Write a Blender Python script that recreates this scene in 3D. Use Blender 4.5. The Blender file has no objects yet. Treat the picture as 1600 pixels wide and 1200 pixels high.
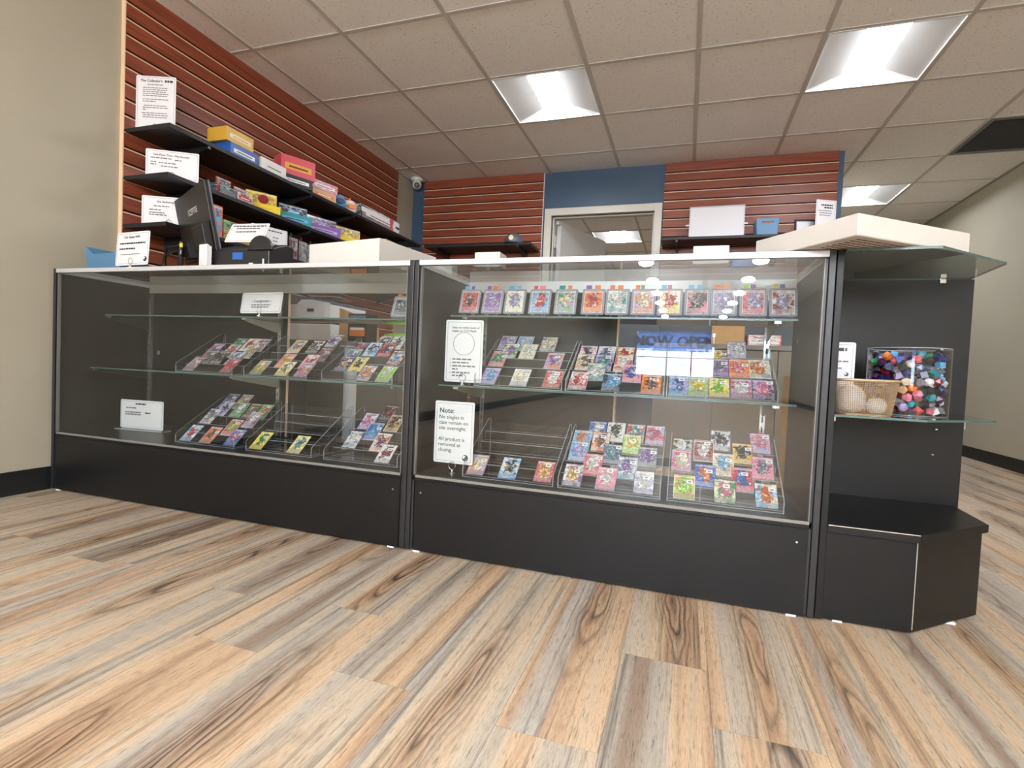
import bpy, math, random
from mathutils import Matrix, Vector

S = bpy.context.scene
COL = S.collection
R = math.radians
random.seed(7)

# ------------------------------------------------------------------ camera
CX, CY, CZ = 2.4607, -2.4312, 0.6310
YAW, PITCH, ROLL, FPX = -0.3183, -0.0343, 0.0442, 817.88
cd = bpy.data.cameras.new('camera')
cam = bpy.data.objects.new('camera', cd)
COL.objects.link(cam)
cd.sensor_fit = 'HORIZONTAL'
cd.sensor_width = 36.0
cd.lens = FPX / 1600.0 * 36.0
cd.clip_start = 0.01
cd.clip_end = 200
_f = Vector((math.sin(YAW) * math.cos(PITCH), math.cos(YAW) * math.cos(PITCH), math.sin(PITCH)))
_r0 = Vector((math.cos(YAW), -math.sin(YAW), 0))
_u0 = _r0.cross(_f)
_r = _r0 * math.cos(ROLL) + _u0 * math.sin(ROLL)
_u = -_r0 * math.sin(ROLL) + _u0 * math.cos(ROLL)
cam.matrix_world = Matrix(((_r.x, _u.x, -_f.x, CX), (_r.y, _u.y, -_f.y, CY), (_r.z, _u.z, -_f.z, CZ), (0, 0, 0, 1)))
S.camera = cam

# ------------------------------------------------------------------ world, exposure
w = bpy.data.worlds.new('daylight')
S.world = w
w.use_nodes = True
w.node_tree.nodes['Background'].inputs[0].default_value = (0.72, 0.86, 1.0, 1)
w.node_tree.nodes['Background'].inputs[1].default_value = 24.0
vs = S.view_settings
vs.view_transform = 'Standard'
vs.look = 'None'
vs.gamma = 1.0
vs.use_curve_mapping = False
vs.exposure = 0.17
try:
    S.cycles.transparent_max_bounces = 40
    S.cycles.max_bounces = 16
    S.cycles.diffuse_bounces = 8
    S.cycles.glossy_bounces = 6
    S.cycles.sample_clamp_indirect = 10.0
    S.cycles.caustics_reflective = False
    S.cycles.caustics_refractive = False
except Exception:
    pass
LAMP_TROFFER = 64.0      # emission of the troffer lenses
LAMP_DISC = 400.0         # emission of the round ceiling lamps
LAMP_BACK = 170.0

# ------------------------------------------------------------------ colours, materials
def lin(c):
    return tuple((v / 255 / 12.92) if v / 255 <= 0.04045 else ((v / 255 + 0.055) / 1.055) ** 2.4 for v in c)

RGB = {
    'orange': (226, 120, 44), 'cream': (236, 224, 190), 'skyblue': (104, 172, 220), 'black': (26, 24, 28),
    'rose': (206, 84, 96), 'gold': (214, 168, 60), 'purple': (132, 84, 168), 'pink': (228, 128, 150),
    'white': (232, 230, 228), 'lavender': (176, 164, 212), 'teal': (44, 140, 148), 'grey': (128, 126, 130),
    'slate': (92, 106, 136), 'lime': (150, 206, 58), 'yellow': (236, 208, 60), 'brown': (110, 66, 42),
    'blue': (44, 96, 178), 'red': (196, 48, 46), 'green': (54, 140, 80), 'tan': (204, 162, 116),
    'crimson': (140, 28, 38), 'plum': (80, 40, 88), 'olive': (128, 122, 48), 'magenta': (190, 40, 110),
    'navy': (34, 44, 96),
}

def nt(name):
    m = bpy.data.materials.new(name)
    m.use_nodes = True
    t = m.node_tree
    return m, t, t.nodes, t.links, t.nodes['Principled BSDF']

def mat(name, rgb, rough=0.5, metal=0.0, spec=0.5, coat=0.0, noise=0.0, nscale=30.0, bump=0.0, bscale=200.0, emit=0.0):
    m, t, N, L, B = nt(name)
    c = lin(rgb)
    B.inputs['Base Color'].default_value = (*c, 1)
    B.inputs['Roughness'].default_value = rough
    B.inputs['Metallic'].default_value = metal
    B.inputs['Specular IOR Level'].default_value = spec
    B.inputs['Coat Weight'].default_value = coat
    tc = N.new('ShaderNodeTexCoord')
    if noise:
        n = N.new('ShaderNodeTexNoise')
        n.inputs['Scale'].default_value = nscale
        n.inputs['Detail'].default_value = 5
        L.new(tc.outputs['Object'], n.inputs['Vector'])
        r = N.new('ShaderNodeMapRange')
        r.inputs[1].default_value, r.inputs[2].default_value = 0.3, 0.7
        r.inputs[3].default_value, r.inputs[4].default_value = 1 - noise, 1 + noise
        L.new(n.outputs['Fac'], r.inputs[0])
        x = N.new('ShaderNodeVectorMath')
        x.operation = 'SCALE'
        x.inputs[0].default_value = c
        L.new(r.outputs[0], x.inputs['Scale'])
        L.new(x.outputs[0], B.inputs['Base Color'])
    if bump:
        n2 = N.new('ShaderNodeTexNoise')
        n2.inputs['Scale'].default_value = bscale
        n2.inputs['Detail'].default_value = 4
        L.new(tc.outputs['Object'], n2.inputs['Vector'])
        b = N.new('ShaderNodeBump')
        b.inputs['Strength'].default_value = bump
        b.inputs['Distance'].default_value = 0.002
        L.new(n2.outputs['Fac'], b.inputs['Height'])
        L.new(b.outputs[0], B.inputs['Normal'])
    if emit:
        B.inputs['Emission Color'].default_value = (*c, 1)
        B.inputs['Emission Strength'].default_value = emit
    return m

def glass(name, tint, ior=1.5, rough=0.0, gain=1.0):
    """thin clear sheet: transparent with a Fresnel mirror on its outer faces"""
    m = bpy.data.materials.new(name)
    m.use_nodes = True
    t = m.node_tree
    N, L = t.nodes, t.links
    N.clear()
    o = N.new('ShaderNodeOutputMaterial')
    tr = N.new('ShaderNodeBsdfTransparent')
    tr.inputs[0].default_value = (*tint, 1)
    gl = N.new('ShaderNodeBsdfGlossy')
    gl.inputs['Roughness'].default_value = rough
    fr = N.new('ShaderNodeFresnel')
    fr.inputs[0].default_value = ior
    ge = N.new('ShaderNodeNewGeometry')
    inv = N.new('ShaderNodeMath')
    inv.operation = 'SUBTRACT'
    inv.inputs[0].default_value = 1.0
    L.new(ge.outputs['Backfacing'], inv.inputs[1])
    mu = N.new('ShaderNodeMath')
    mu.operation = 'MULTIPLY'
    L.new(fr.outputs[0], mu.inputs[0])
    L.new(inv.outputs[0], mu.inputs[1])
    g2 = N.new('ShaderNodeMath')
    g2.operation = 'MULTIPLY'
    g2.use_clamp = True
    g2.inputs[1].default_value = gain
    L.new(mu.outputs[0], g2.inputs[0])
    mx = N.new('ShaderNodeMixShader')
    L.new(g2.outputs[0], mx.inputs[0])
    L.new(tr.outputs[0], mx.inputs[1])
    L.new(gl.outputs[0], mx.inputs[2])
    L.new(mx.outputs[0], o.inputs[0])
    return m

MT = {}
MT['wall'] = mat('wall_paint', (172, 166, 148), 0.62, noise=0.03, nscale=2.0, bump=0.15, bscale=160)
MT['blue'] = mat('blue_wall_paint', (62, 86, 110), 0.45, noise=0.03, nscale=3)
MT['base'] = mat('black_vinyl_base', (20, 21, 22), 0.45)
MT['black'] = mat('black_laminate', (15, 15, 16), 0.38, spec=0.32, noise=0.15, nscale=9)
MT['blackin'] = MT['black']
MT['blkmetal'] = mat('black_anodised_metal', (26, 26, 29), 0.38, spec=0.6)
MT['shelfblk'] = mat('black_shelf_laminate', (24, 24, 26), 0.5)
MT['alu'] = mat('brushed_aluminium', (206, 208, 210), 0.42, metal=0.35)
MT['trim'] = mat('grey_trim', (128, 126, 122), 0.4, metal=0.3)
MT['chrome'] = mat('chrome', (205, 205, 206), 0.22, metal=0.9)
MT['bracket'] = mat('zinc_bracket', (176, 174, 162), 0.45, metal=0.3)
MT['glass'] = glass('clear_glass', (0.93, 0.95, 0.945), gain=1.6)
MT['glasst'] = glass('green_edged_glass', (0.90, 0.94, 0.925), gain=1.8)
MT['edge'] = mat('glass_edge', (70, 98, 92), 0.25, spec=0.8)
MT['acry'] = glass('clear_acrylic', (0.93, 0.935, 0.945), 1.45, 0.04, gain=1.4)
MT['acryedge'] = mat('acrylic_polished_edge', (158, 162, 168), 0.2, spec=0.8)
MT['paper'] = mat('white_paper', (232, 231, 234), 0.35, coat=0.3)
MT['carton'] = mat('white_carton', (207, 204, 198), 0.55, noise=0.02, nscale=8)
MT['ink'] = mat('black_ink', (34, 34, 38), 0.5)
MT['inkg'] = mat('grey_ink', (110, 110, 116), 0.5)
MT['doorpaint'] = mat('door_white_paint', (226, 224, 220), 0.5)
MT['framepaint'] = mat('door_frame_paint', (212, 208, 196), 0.4)
MT['tanmdf'] = mat('raw_mdf_edge', (232, 200, 166), 0.6)
MT['dark'] = mat('dark_groove', (40, 22, 17), 0.7)
MT['bluep'] = mat('blue_plastic', (84, 128, 164), 0.42)
MT['whitep'] = mat('white_plastic', (228, 228, 226), 0.35)
MT['greyp'] = mat('dark_grey_plastic', (92, 92, 104), 0.45)
MT['blackp'] = mat('black_plastic', (27, 26, 26), 0.42, bump=0.05, bscale=500)
MT['grille'] = mat('charcoal_grille', (112, 112, 115), 0.6)
MT['cardboard'] = mat('brown_cardboard', (190, 148, 98), 0.75, noise=0.06, nscale=20)
MT['cabinet'] = mat('grey_laminate', (118, 112, 104), 0.5)
MT['deskgrey'] = mat('taupe_desk_laminate', (128, 120, 106), 0.5)
MT['reflector'] = mat('troffer_white_enamel', (208, 208, 205), 0.45)
MT['wire'] = mat('taupe_wire', (176, 152, 120), 0.4, metal=0.3)
MT['rubber'] = mat('black_rubber', (16, 16, 16), 0.6)
MT['lens'] = mat('lit_lens', (244, 247, 255), 0.5, emit=LAMP_TROFFER)
MT['disc'] = mat('lit_disc', (240, 246, 255), 0.5, emit=LAMP_DISC)
MT['lensb'] = mat('lit_lens_back_room', (246, 248, 255), 0.5, emit=LAMP_BACK)
MT['pave'] = mat('pale_concrete', (190, 188, 182), 0.8, noise=0.08, nscale=3)
def cloth_mat(name, rgb):
    m, t, N, L, B = nt(name)
    B.inputs['Base Color'].default_value = (*lin(rgb), 1)
    B.inputs['Roughness'].default_value = 0.8
    tr = N.new('ShaderNodeBsdfTranslucent'); tr.inputs[0].default_value = (*lin(rgb), 1)
    mx = N.new('ShaderNodeMixShader'); mx.inputs[0].default_value = 0.85
    L.new(B.outputs[0], mx.inputs[1]); L.new(tr.outputs[0], mx.inputs[2]); L.new(mx.outputs[0], N['Material Output'].inputs[0])
    return m
MT['banner'] = cloth_mat('banner_cloth', (168, 200, 250))
MT['bannertext'] = mat('banner_letter_blue', (44, 66, 132), 0.6)
MT['holder'] = mat('magnetic_holder_plastic', (150, 148, 166), 0.15, coat=0.5)
MT['slatepanel'] = mat('dark_slate_panel', (58, 62, 72), 0.5)

for _k in RGB:
    MT['c_' + _k] = mat('print_' + _k, RGB[_k], 0.4)

def wood_slat():
    m, t, N, L, B = nt('mahogany_slat')
    tc = N.new('ShaderNodeTexCoord')
    oi = N.new('ShaderNodeObjectInfo')
    mp = N.new('ShaderNodeMapping')
    mp.inputs['Scale'].default_value = (1.2, 1.2, 26)
    ad = N.new('ShaderNodeVectorMath')
    sc = N.new('ShaderNodeMath'); sc.operation = 'MULTIPLY'; sc.inputs[1].default_value = 37.0
    L.new(oi.outputs['Random'], sc.inputs[0])
    L.new(tc.outputs['Object'], ad.inputs[0]); L.new(sc.outputs[0], ad.inputs[1])
    L.new(ad.outputs[0], mp.inputs['Vector'])
    n = N.new('ShaderNodeTexNoise'); n.inputs['Scale'].default_value = 3.0; n.inputs['Detail'].default_value = 6
    L.new(mp.outputs[0], n.inputs['Vector'])
    cr = N.new('ShaderNodeValToRGB')
    cr.color_ramp.elements[0].position = 0.3; cr.color_ramp.elements[0].color = (*lin((116, 55, 37)), 1)
    cr.color_ramp.elements[1].position = 0.72; cr.color_ramp.elements[1].color = (*lin((152, 77, 51)), 1)
    L.new(n.outputs['Fac'], cr.inputs[0]); L.new(cr.outputs[0], B.inputs['Base Color'])
    B.inputs['Roughness'].default_value = 0.38
    return m
MT['slat'] = wood_slat()

def plank_mat():
    m, t, N, L, B = nt('vinyl_oak_plank')
    def mth(op, a, b=None, clamp=False):
        q = N.new('ShaderNodeMath'); q.operation = op; q.use_clamp = clamp
        for i, v in enumerate((a, b)):
            if v is None: continue
            if isinstance(v, (int, float)): q.inputs[i].default_value = v
            else: L.new(v, q.inputs[i])
        return q.outputs[0]
    tc = N.new('ShaderNodeTexCoord')
    oi = N.new('ShaderNodeObjectInfo')
    sp = N.new('ShaderNodeSeparateXYZ'); L.new(tc.outputs['Object'], sp.inputs[0])
    rnd = mth('MULTIPLY', oi.outputs['Random'], 91.7)
    def noise(sx, sy, detail=4, w=0.0, rough=0.55, dist=0.0):
        cb = N.new('ShaderNodeCombineXYZ')
        L.new(mth('MULTIPLY', sp.outputs[0], sx), cb.inputs[0]); L.new(mth('MULTIPLY', sp.outputs[1], sy), cb.inputs[1])
        L.new(mth('ADD', rnd, w), cb.inputs[2])
        n = N.new('ShaderNodeTexNoise'); n.inputs['Scale'].default_value = 1; n.inputs['Detail'].default_value = detail
        n.inputs['Roughness'].default_value = rough; n.inputs['Distortion'].default_value = dist
        L.new(cb.outputs[0], n.inputs['Vector']); return n.outputs['Fac']
    def ramp(f, els):
        cr = N.new('ShaderNodeValToRGB'); e = cr.color_ramp.elements
        while len(e) < len(els): e.new(0.5)
        for q, (pos, c) in zip(e, els): q.position = pos; q.color = (*(lin(c) if max(c) > 1 else c), 1)
        L.new(f, cr.inputs[0]); return cr.outputs[0]
    def mix(bt, f, a, b):
        q = N.new('ShaderNodeMix'); q.data_type = 'RGBA'; q.blend_type = bt
        if isinstance(f, (int, float)): q.inputs[0].default_value = f
        else: L.new(f, q.inputs[0])
        for s, v in ((6, a), (7, b)):
            if isinstance(v, tuple): q.inputs[s].default_value = (*v, 1)
            else: L.new(v, q.inputs[s])
        return q.outputs[2]
    broad = noise(13, 0.30, 1, 3.0, 0.4)
    base = ramp(broad, [(0.26, (150, 128, 108)), (0.37, (178, 168, 154)), (0.47, (196, 180, 156)), (0.56, (206, 174, 136)), (0.64, (182, 148, 114)), (0.74, (184, 176, 164))])
    # cathedral rings: distance from a wandering heart line, warped by noise
    wob = noise(5, 1.1, 3, 11.0)
    xx = mth('ADD', sp.outputs[0], mth('MULTIPLY', mth('SUBTRACT', wob, 0.5), 0.16))
    yy = mth('MULTIPLY', mth('ADD', sp.outputs[1], mth('MULTIPLY', mth('SUBTRACT', oi.outputs['Random'], 0.5), 0.9)), 0.085)
    rr = mth('SQRT', mth('ADD', mth('MULTIPLY', xx, xx), mth('ADD', mth('MULTIPLY', yy, yy), 0.00002)))
    ring = mth('FRACT', mth('MULTIPLY', mth('ADD', rr, mth('MULTIPLY', noise(30, 2, 2, 5.0), 0.012)), 92.0))
    ringm = ramp(ring, [(0.0, (0.46, 0.40, 0.34)), (0.18, (0.78, 0.75, 0.72)), (0.55, (1.0, 1.0, 1.0)), (0.82, (1.12, 1.12, 1.12)), (1.0, (0.6, 0.55, 0.5))])
    near = ramp(mth('ADD', rr, mth('MULTIPLY', mth('SUBTRACT', noise(9, 1.4, 2, 21.0), 0.5), 0.10)), [(0.004, (1, 1, 1)), (0.052, (0, 0, 0))])
    heart = mix('MIX', mth('MULTIPLY', near, 0.6), base, lin((170, 130, 94)))
    ringed = mix('MULTIPLY', mth('MULTIPLY', near, 0.95), heart, ringm)
    fine = noise(420, 22, 4, 1.0, 0.7)
    fm = ramp(fine, [(0.28, (0.62, 0.58, 0.54)), (0.52, (1.0, 1.0, 1.0)), (0.76, (1.22, 1.21, 1.20))])
    col = mix('MULTIPLY', 1.0, ringed, fm)
    mid = noise(70, 1.2, 3, 8.0, 0.6)
    col = mix('MULTIPLY', 0.6, col, ramp(mid, [(0.32, (0.76, 0.74, 0.72)), (0.52, (1, 1, 1)), (0.7, (1.08, 1.06, 1.04))]))
    val = N.new('ShaderNodeHueSaturation'); val.inputs['Saturation'].default_value = 0.88; L.new(col, val.inputs['Color'])
    L.new(mth('ADD', mth('MULTIPLY', mth('FRACT', mth('MULTIPLY', oi.outputs['Random'], 13.3)), 0.10), 0.96), val.inputs['Value'])
    L.new(val.outputs[0], B.inputs['Base Color'])
    B.inputs['Roughness'].default_value = 0.46
    bp = N.new('ShaderNodeBump'); bp.inputs['Strength'].default_value = 0.25; bp.inputs['Distance'].default_value = 0.0008
    L.new(fine, bp.inputs['Height']); L.new(bp.outputs[0], B.inputs['Normal'])
    return m
MT['plank'] = plank_mat()

def tile_mat():
    m, t, N, L, B = nt('mineral_fibre_tile')
    tc = N.new('ShaderNodeTexCoord')
    v = N.new('ShaderNodeTexNoise'); v.inputs['Scale'].default_value = 95; v.inputs['Detail'].default_value = 3; v.inputs['Roughness'].default_value = 0.7
    L.new(tc.outputs['Object'], v.inputs['Vector'])
    cr = N.new('ShaderNodeValToRGB')
    e = cr.color_ramp.elements
    e[0].position = 0.33; e[0].color = (*lin((196, 188, 182)), 1)
    e[1].position = 0.40; e[1].color = (*lin((243, 240, 238)), 1)
    L.new(v.outputs['Fac'], cr.inputs[0]); L.new(cr.outputs[0], B.inputs['Base Color'])
    B.inputs['Roughness'].default_value = 0.9
    bp = N.new('ShaderNodeBump'); bp.inputs['Strength'].default_value = 0.4; bp.inputs['Distance'].default_value = 0.002
    L.new(cr.outputs[0], bp.inputs['Height']); L.new(bp.outputs[0], B.inputs['Normal'])
    return m
MT['tile'] = tile_mat()
MT['tbar'] = mat('ceiling_grid_enamel', (196, 191, 186), 0.5)

def art_mat():
    """abstract printed art; colours come from the object's own c1, c2, c3 and seed"""
    m, t, N, L, B = nt('printed_art')
    def mth(op, a, b=None, clamp=False):
        q = N.new('ShaderNodeMath'); q.operation = op; q.use_clamp = clamp
        for i, v in enumerate((a, b)):
            if v is None: continue
            if isinstance(v, (int, float)): q.inputs[i].default_value = v
            else: L.new(v, q.inputs[i])
        return q.outputs[0]
    def attr(nm, out):
        a = N.new('ShaderNodeAttribute'); a.attribute_type = 'OBJECT'; a.attribute_name = nm; return a.outputs[out]
    def mix(f, a, b):
        q = N.new('ShaderNodeMix'); q.data_type = 'RGBA'
        if isinstance(f, (int, float)): q.inputs[0].default_value = f
        else: L.new(f, q.inputs[0])
        for s, v in ((6, a), (7, b)):
            if isinstance(v, tuple): q.inputs[s].default_value = (*v, 1)
            else: L.new(v, q.inputs[s])
        return q.outputs[2]
    c1, c2, c3, seed = attr('c1', 'Color'), attr('c2', 'Color'), attr('c3', 'Color'), attr('seed', 'Fac')
    tc = N.new('ShaderNodeTexCoord')
    sp = N.new('ShaderNodeSeparateXYZ'); L.new(tc.outputs['Generated'], sp.inputs[0])
    u = mth('FRACT', mth('ADD', mth('MULTIPLY', sp.outputs[0], 0.999), mth('MULTIPLY', sp.outputs[1], 0.999)))
    v = sp.outputs[2]
    def noise(sc, w, detail=3):
        cb = N.new('ShaderNodeCombineXYZ'); L.new(u, cb.inputs[0]); L.new(mth('MULTIPLY', v, 1.35), cb.inputs[1]); L.new(mth('ADD', mth('MULTIPLY', seed, 7.3), w), cb.inputs[2])
        n = N.new('ShaderNodeTexNoise'); n.inputs['Scale'].default_value = sc; n.inputs['Detail'].default_value = detail; n.inputs['Distortion'].default_value = 0.8
        L.new(cb.outputs[0], n.inputs['Vector']); return n.outputs['Fac']
    n1, n2, n3, n4 = noise(2.6, 0.0, 4), noise(4.6, 40.0, 3), noise(11.0, 80.0, 3), noise(5.5, 120.0, 4)
    def step(x, a, b):
        q = N.new('ShaderNodeMapRange'); q.inputs[1].default_value, q.inputs[2].default_value = a, b; L.new(x, q.inputs[0]); return q.outputs[0]
    def ridge(x, c, w):
        return step(mth('ABSOLUTE', mth('SUBTRACT', x, c)), w, w * 0.35)
    bg = mix(step(n1, 0.42, 0.58), c1, c3)
    bg = mix(mth('MULTIPLY', step(n3, 0.53, 0.66), 0.4), bg, (0.7, 0.7, 0.74))
    bg = mix(mth('MULTIPLY', step(n3, 0.47, 0.36), 0.55), bg, mix(0.8, c1, (0.01, 0.01, 0.015)))
    du, dv = mth('SUBTRACT', u, 0.5), mth('MULTIPLY', mth('SUBTRACT', v, 0.56), 0.8)
    dd = mth('ADD', mth('SQRT', mth('ADD', mth('MULTIPLY', du, du), mth('MULTIPLY', dv, dv))), mth('MULTIPLY', mth('SUBTRACT', n2, 0.5), 1.15))
    fig = mix(step(n4, 0.40, 0.60), mix(0.55, c2, (0.015, 0.012, 0.02)), mix(step(n4, 0.58, 0.68), c2, (0.85, 0.83, 0.82)))
    fig = mix(mth('MULTIPLY', ridge(n4, 0.5, 0.025), 0.75), fig, (0.02, 0.02, 0.025))
    img = mix(step(dd, 0.30, 0.26), bg, fig)
    img = mix(mth('MULTIPLY', ridge(dd, 0.28, 0.03), 0.7), img, (0.03, 0.025, 0.03))
    img = mix(mth('MULTIPLY', ridge(n1, 0.5, 0.015), 0.5), img, (0.9, 0.9, 0.92))
    # rules box near the foot, name bar near the head
    low = mth('MULTIPLY', mth('LESS_THAN', v, 0.23), mth('GREATER_THAN', v, 0.05))
    lines = mth('LESS_THAN', mth('FRACT', mth('MULTIPLY', v, 24.0)), 0.42)
    txt = mix(mth('MULTIPLY', lines, 0.55), mix(0.45, c1, (0.8, 0.79, 0.76)), (0.08, 0.08, 0.09))
    img = mix(mth('MULTIPLY', low, 0.6), img, txt)
    top = mth('MULTIPLY', mth('GREATER_THAN', v, 0.9), mth('LESS_THAN', v, 0.955))
    img = mix(mth('MULTIPLY', top, 0.5), img, (0.8, 0.78, 0.75))
    edge = mth('MAXIMUM', mth('GREATER_THAN', mth('ABSOLUTE', du), 0.472), mth('GREATER_THAN', mth('ABSOLUTE', mth('SUBTRACT', v, 0.5)), 0.98 - 0.5))
    img = mix(mth('MULTIPLY', edge, 0.85), img, attr('c4', 'Color'))
    L.new(img, B.inputs['Base Color'])
    B.inputs['Roughness'].default_value = 0.35
    B.inputs['Coat Weight'].default_value = 0.6
    B.inputs['Coat Roughness'].default_value = 0.08
    return m
MT['art'] = art_mat()

# ------------------------------------------------------------------ mesh builder
class G:
    def __init__(s):
        s.v, s.f, s.m = [], [], []
    def add(s, vs, fs, mi=0):
        b = len(s.v)
        s.v += [tuple(q) for q in vs]
        for k, f in enumerate(fs):
            s.f.append([i + b for i in f])
            s.m.append(mi[k] if isinstance(mi, (list, tuple)) else mi)
        return s
    def box(s, x0, x1, y0, y1, z0, z1, mi=0):
        vs = [(x0, y0, z0), (x1, y0, z0), (x1, y1, z0), (x0, y1, z0), (x0, y0, z1), (x1, y0, z1), (x1, y1, z1), (x0, y1, z1)]
        # faces: bottom, top, front(-y), right(+x), back(+y), left(-x)
        return s.add(vs, [(0, 3, 2, 1), (4, 5, 6, 7), (0, 1, 5, 4), (1, 2, 6, 5), (2, 3, 7, 6), (3, 0, 4, 7)], mi)
    def prism(s, poly, a0, a1, axis='z', mi=0, mside=None):
        """poly is counter-clockwise; extruded along axis"""
        n = len(poly)
        def P(q, a):
            if axis == 'z': return (q[0], q[1], a)
            if axis == 'x': return (a, q[0], q[1])
            return (q[0], -a, q[1])        # axis 'y': poly in x,z; a grows towards -y
        vs = [P(q, a0) for q in poly] + [P(q, a1) for q in poly]
        fs = [tuple(range(n - 1, -1, -1)), tuple(range(n, 2 * n))] + [(i, (i + 1) % n, n + (i + 1) % n, n + i) for i in range(n)]
        ms = mi if mside is None else [mi, mi] + [mside] * n
        return s.add(vs, fs, ms)
    def tube(s, pts, r, n=8, mi=0, closed=False):
        pts = [Vector(q) for q in pts]
        rings = []
        m = len(pts)
        prev = None
        for i, q in enumerate(pts):
            a = pts[(i - 1) % m] if (closed or i > 0) else q
            b = pts[(i + 1) % m] if (closed or i < m - 1) else q
            d = (b - a).normalized()
            if prev is None:
                h = Vector((0, 0, 1)) if abs(d.z) < 0.9 else Vector((1, 0, 0))
                e1 = d.cross(h).normalized()
            else:
                e1 = (prev - d * prev.dot(d)).normalized()
            prev = e1
            e2 = d.cross(e1)
            rings.append([q + (e1 * math.cos(2 * math.pi * k / n) + e2 * math.sin(2 * math.pi * k / n)) * r for k in range(n)])
        vs = [q for g in rings for q in g]
        fs = []
        for i in range(m if closed else m - 1):
            j = (i + 1) % m
            fs += [(i * n + k, i * n + (k + 1) % n, j * n + (k + 1) % n, j * n + k) for k in range(n)]
        if not closed:
            fs += [tuple(range(n - 1, -1, -1)), tuple(range((m - 1) * n, m * n))]
        return s.add(vs, fs, mi)
    def lathe(s, prof, n=32, c=(0, 0), mi=0, caps=True):
        vs, fs = [], []
        for r, z in prof:
            vs += [(c[0] + r * math.cos(2 * math.pi * k / n), c[1] + r * math.sin(2 * math.pi * k / n), z) for k in range(n)]
        for i in range(len(prof) - 1):
            fs += [(i * n + k, i * n + (k + 1) % n, (i + 1) * n + (k + 1) % n, (i + 1) * n + k) for k in range(n)]
        if caps:
            fs += [tuple(range(n - 1, -1, -1)), tuple(range((len(prof) - 1) * n, len(prof) * n))]
        return s.add(vs, fs, mi)
    def mesh(s, name, mats):
        me = bpy.data.meshes.new(name)
        me.from_pydata(s.v, [], s.f)
        for q in (mats if isinstance(mats, (list, tuple)) else [mats]):
            me.materials.append(MT[q] if isinstance(q, str) else q)
        me.polygons.foreach_set('material_index', s.m)
        me.update()
        return me
    def build(s, name, mats, parent=None, loc=None, rot=None, smooth=False, bevel=0.0):
        me = s.mesh(name, mats)
        if smooth:
            me.polygons.foreach_set('use_smooth', [True] * len(me.polygons))
        o = link(name, me, parent, loc, rot)
        if bevel:
            b = o.modifiers.new('bevel', 'BEVEL')
            b.width = bevel; b.segments = 2; b.limit_method = 'ANGLE'
        return o

def link(name, me, parent=None, loc=None, rot=None):
    o = bpy.data.objects.new(name, me)
    COL.objects.link(o)
    if parent is not None: o.parent = parent
    if loc is not None: o.location = loc
    if rot is not None: o.rotation_euler = rot
    return o

def tag(o, label, cat, group=None, kind=None):
    o['label'] = label
    o['category'] = cat
    if group: o['group'] = group
    if kind: o['kind'] = kind
    return o

def thing(name, label, cat, loc=(0, 0, 0), rot=(0, 0, 0), group=None):
    return tag(link(name, None, None, loc, rot), label, cat, group)

def struct(o, label, cat):
    return tag(o, label, cat, None, 'structure')

def rrect(x0, x1, z0, z1, r, n=4):
    out = []
    for cx, cz, a in ((x1 - r, z0 + r, -90), (x1 - r, z1 - r, 0), (x0 + r, z1 - r, 90), (x0 + r, z0 + r, 180)):
        for k in range(n + 1):
            t = R(a + 90 * k / n)
            out.append((cx + r * math.cos(t), cz + r * math.sin(t)))
    return out

def art(o, a, b, c, d='white', seed=None):
    for k, q in (('c1', a), ('c2', b), ('c3', c), ('c4', d)):
        o[k] = [float(x) for x in lin(RGB[q])]
    o['seed'] = float(seed if seed is not None else random.uniform(0, 30))
    return o

def text(body, size, m, parent, x=0, z=0, y=-0.001, align='LEFT', bold=0.0, name='printed_text', mirror=False, spacing=1.0, plane='xz', line=1.0):
    cu = bpy.data.curves.new(name, 'FONT')
    cu.body = body; cu.size = size; cu.align_x = align; cu.offset = bold; cu.resolution_u = 2
    cu.space_character = spacing; cu.space_line = line
    tmp = bpy.data.objects.new(name, cu)
    COL.objects.link(tmp)
    dg = bpy.context.evaluated_depsgraph_get()
    me = bpy.data.meshes.new_from_object(tmp.evaluated_get(dg))
    bpy.data.objects.remove(tmp)
    sx = -1 if mirror else 1
    for q in me.vertices:
        a, b = q.co.x * sx, q.co.y
        q.co = (a + x, y, b + z) if plane == 'xz' else (a + x, b + z, y)
    if mirror: me.flip_normals()
    me.materials.clear()
    me.materials.append(MT[m])
    return link(name, me, parent)

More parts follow.
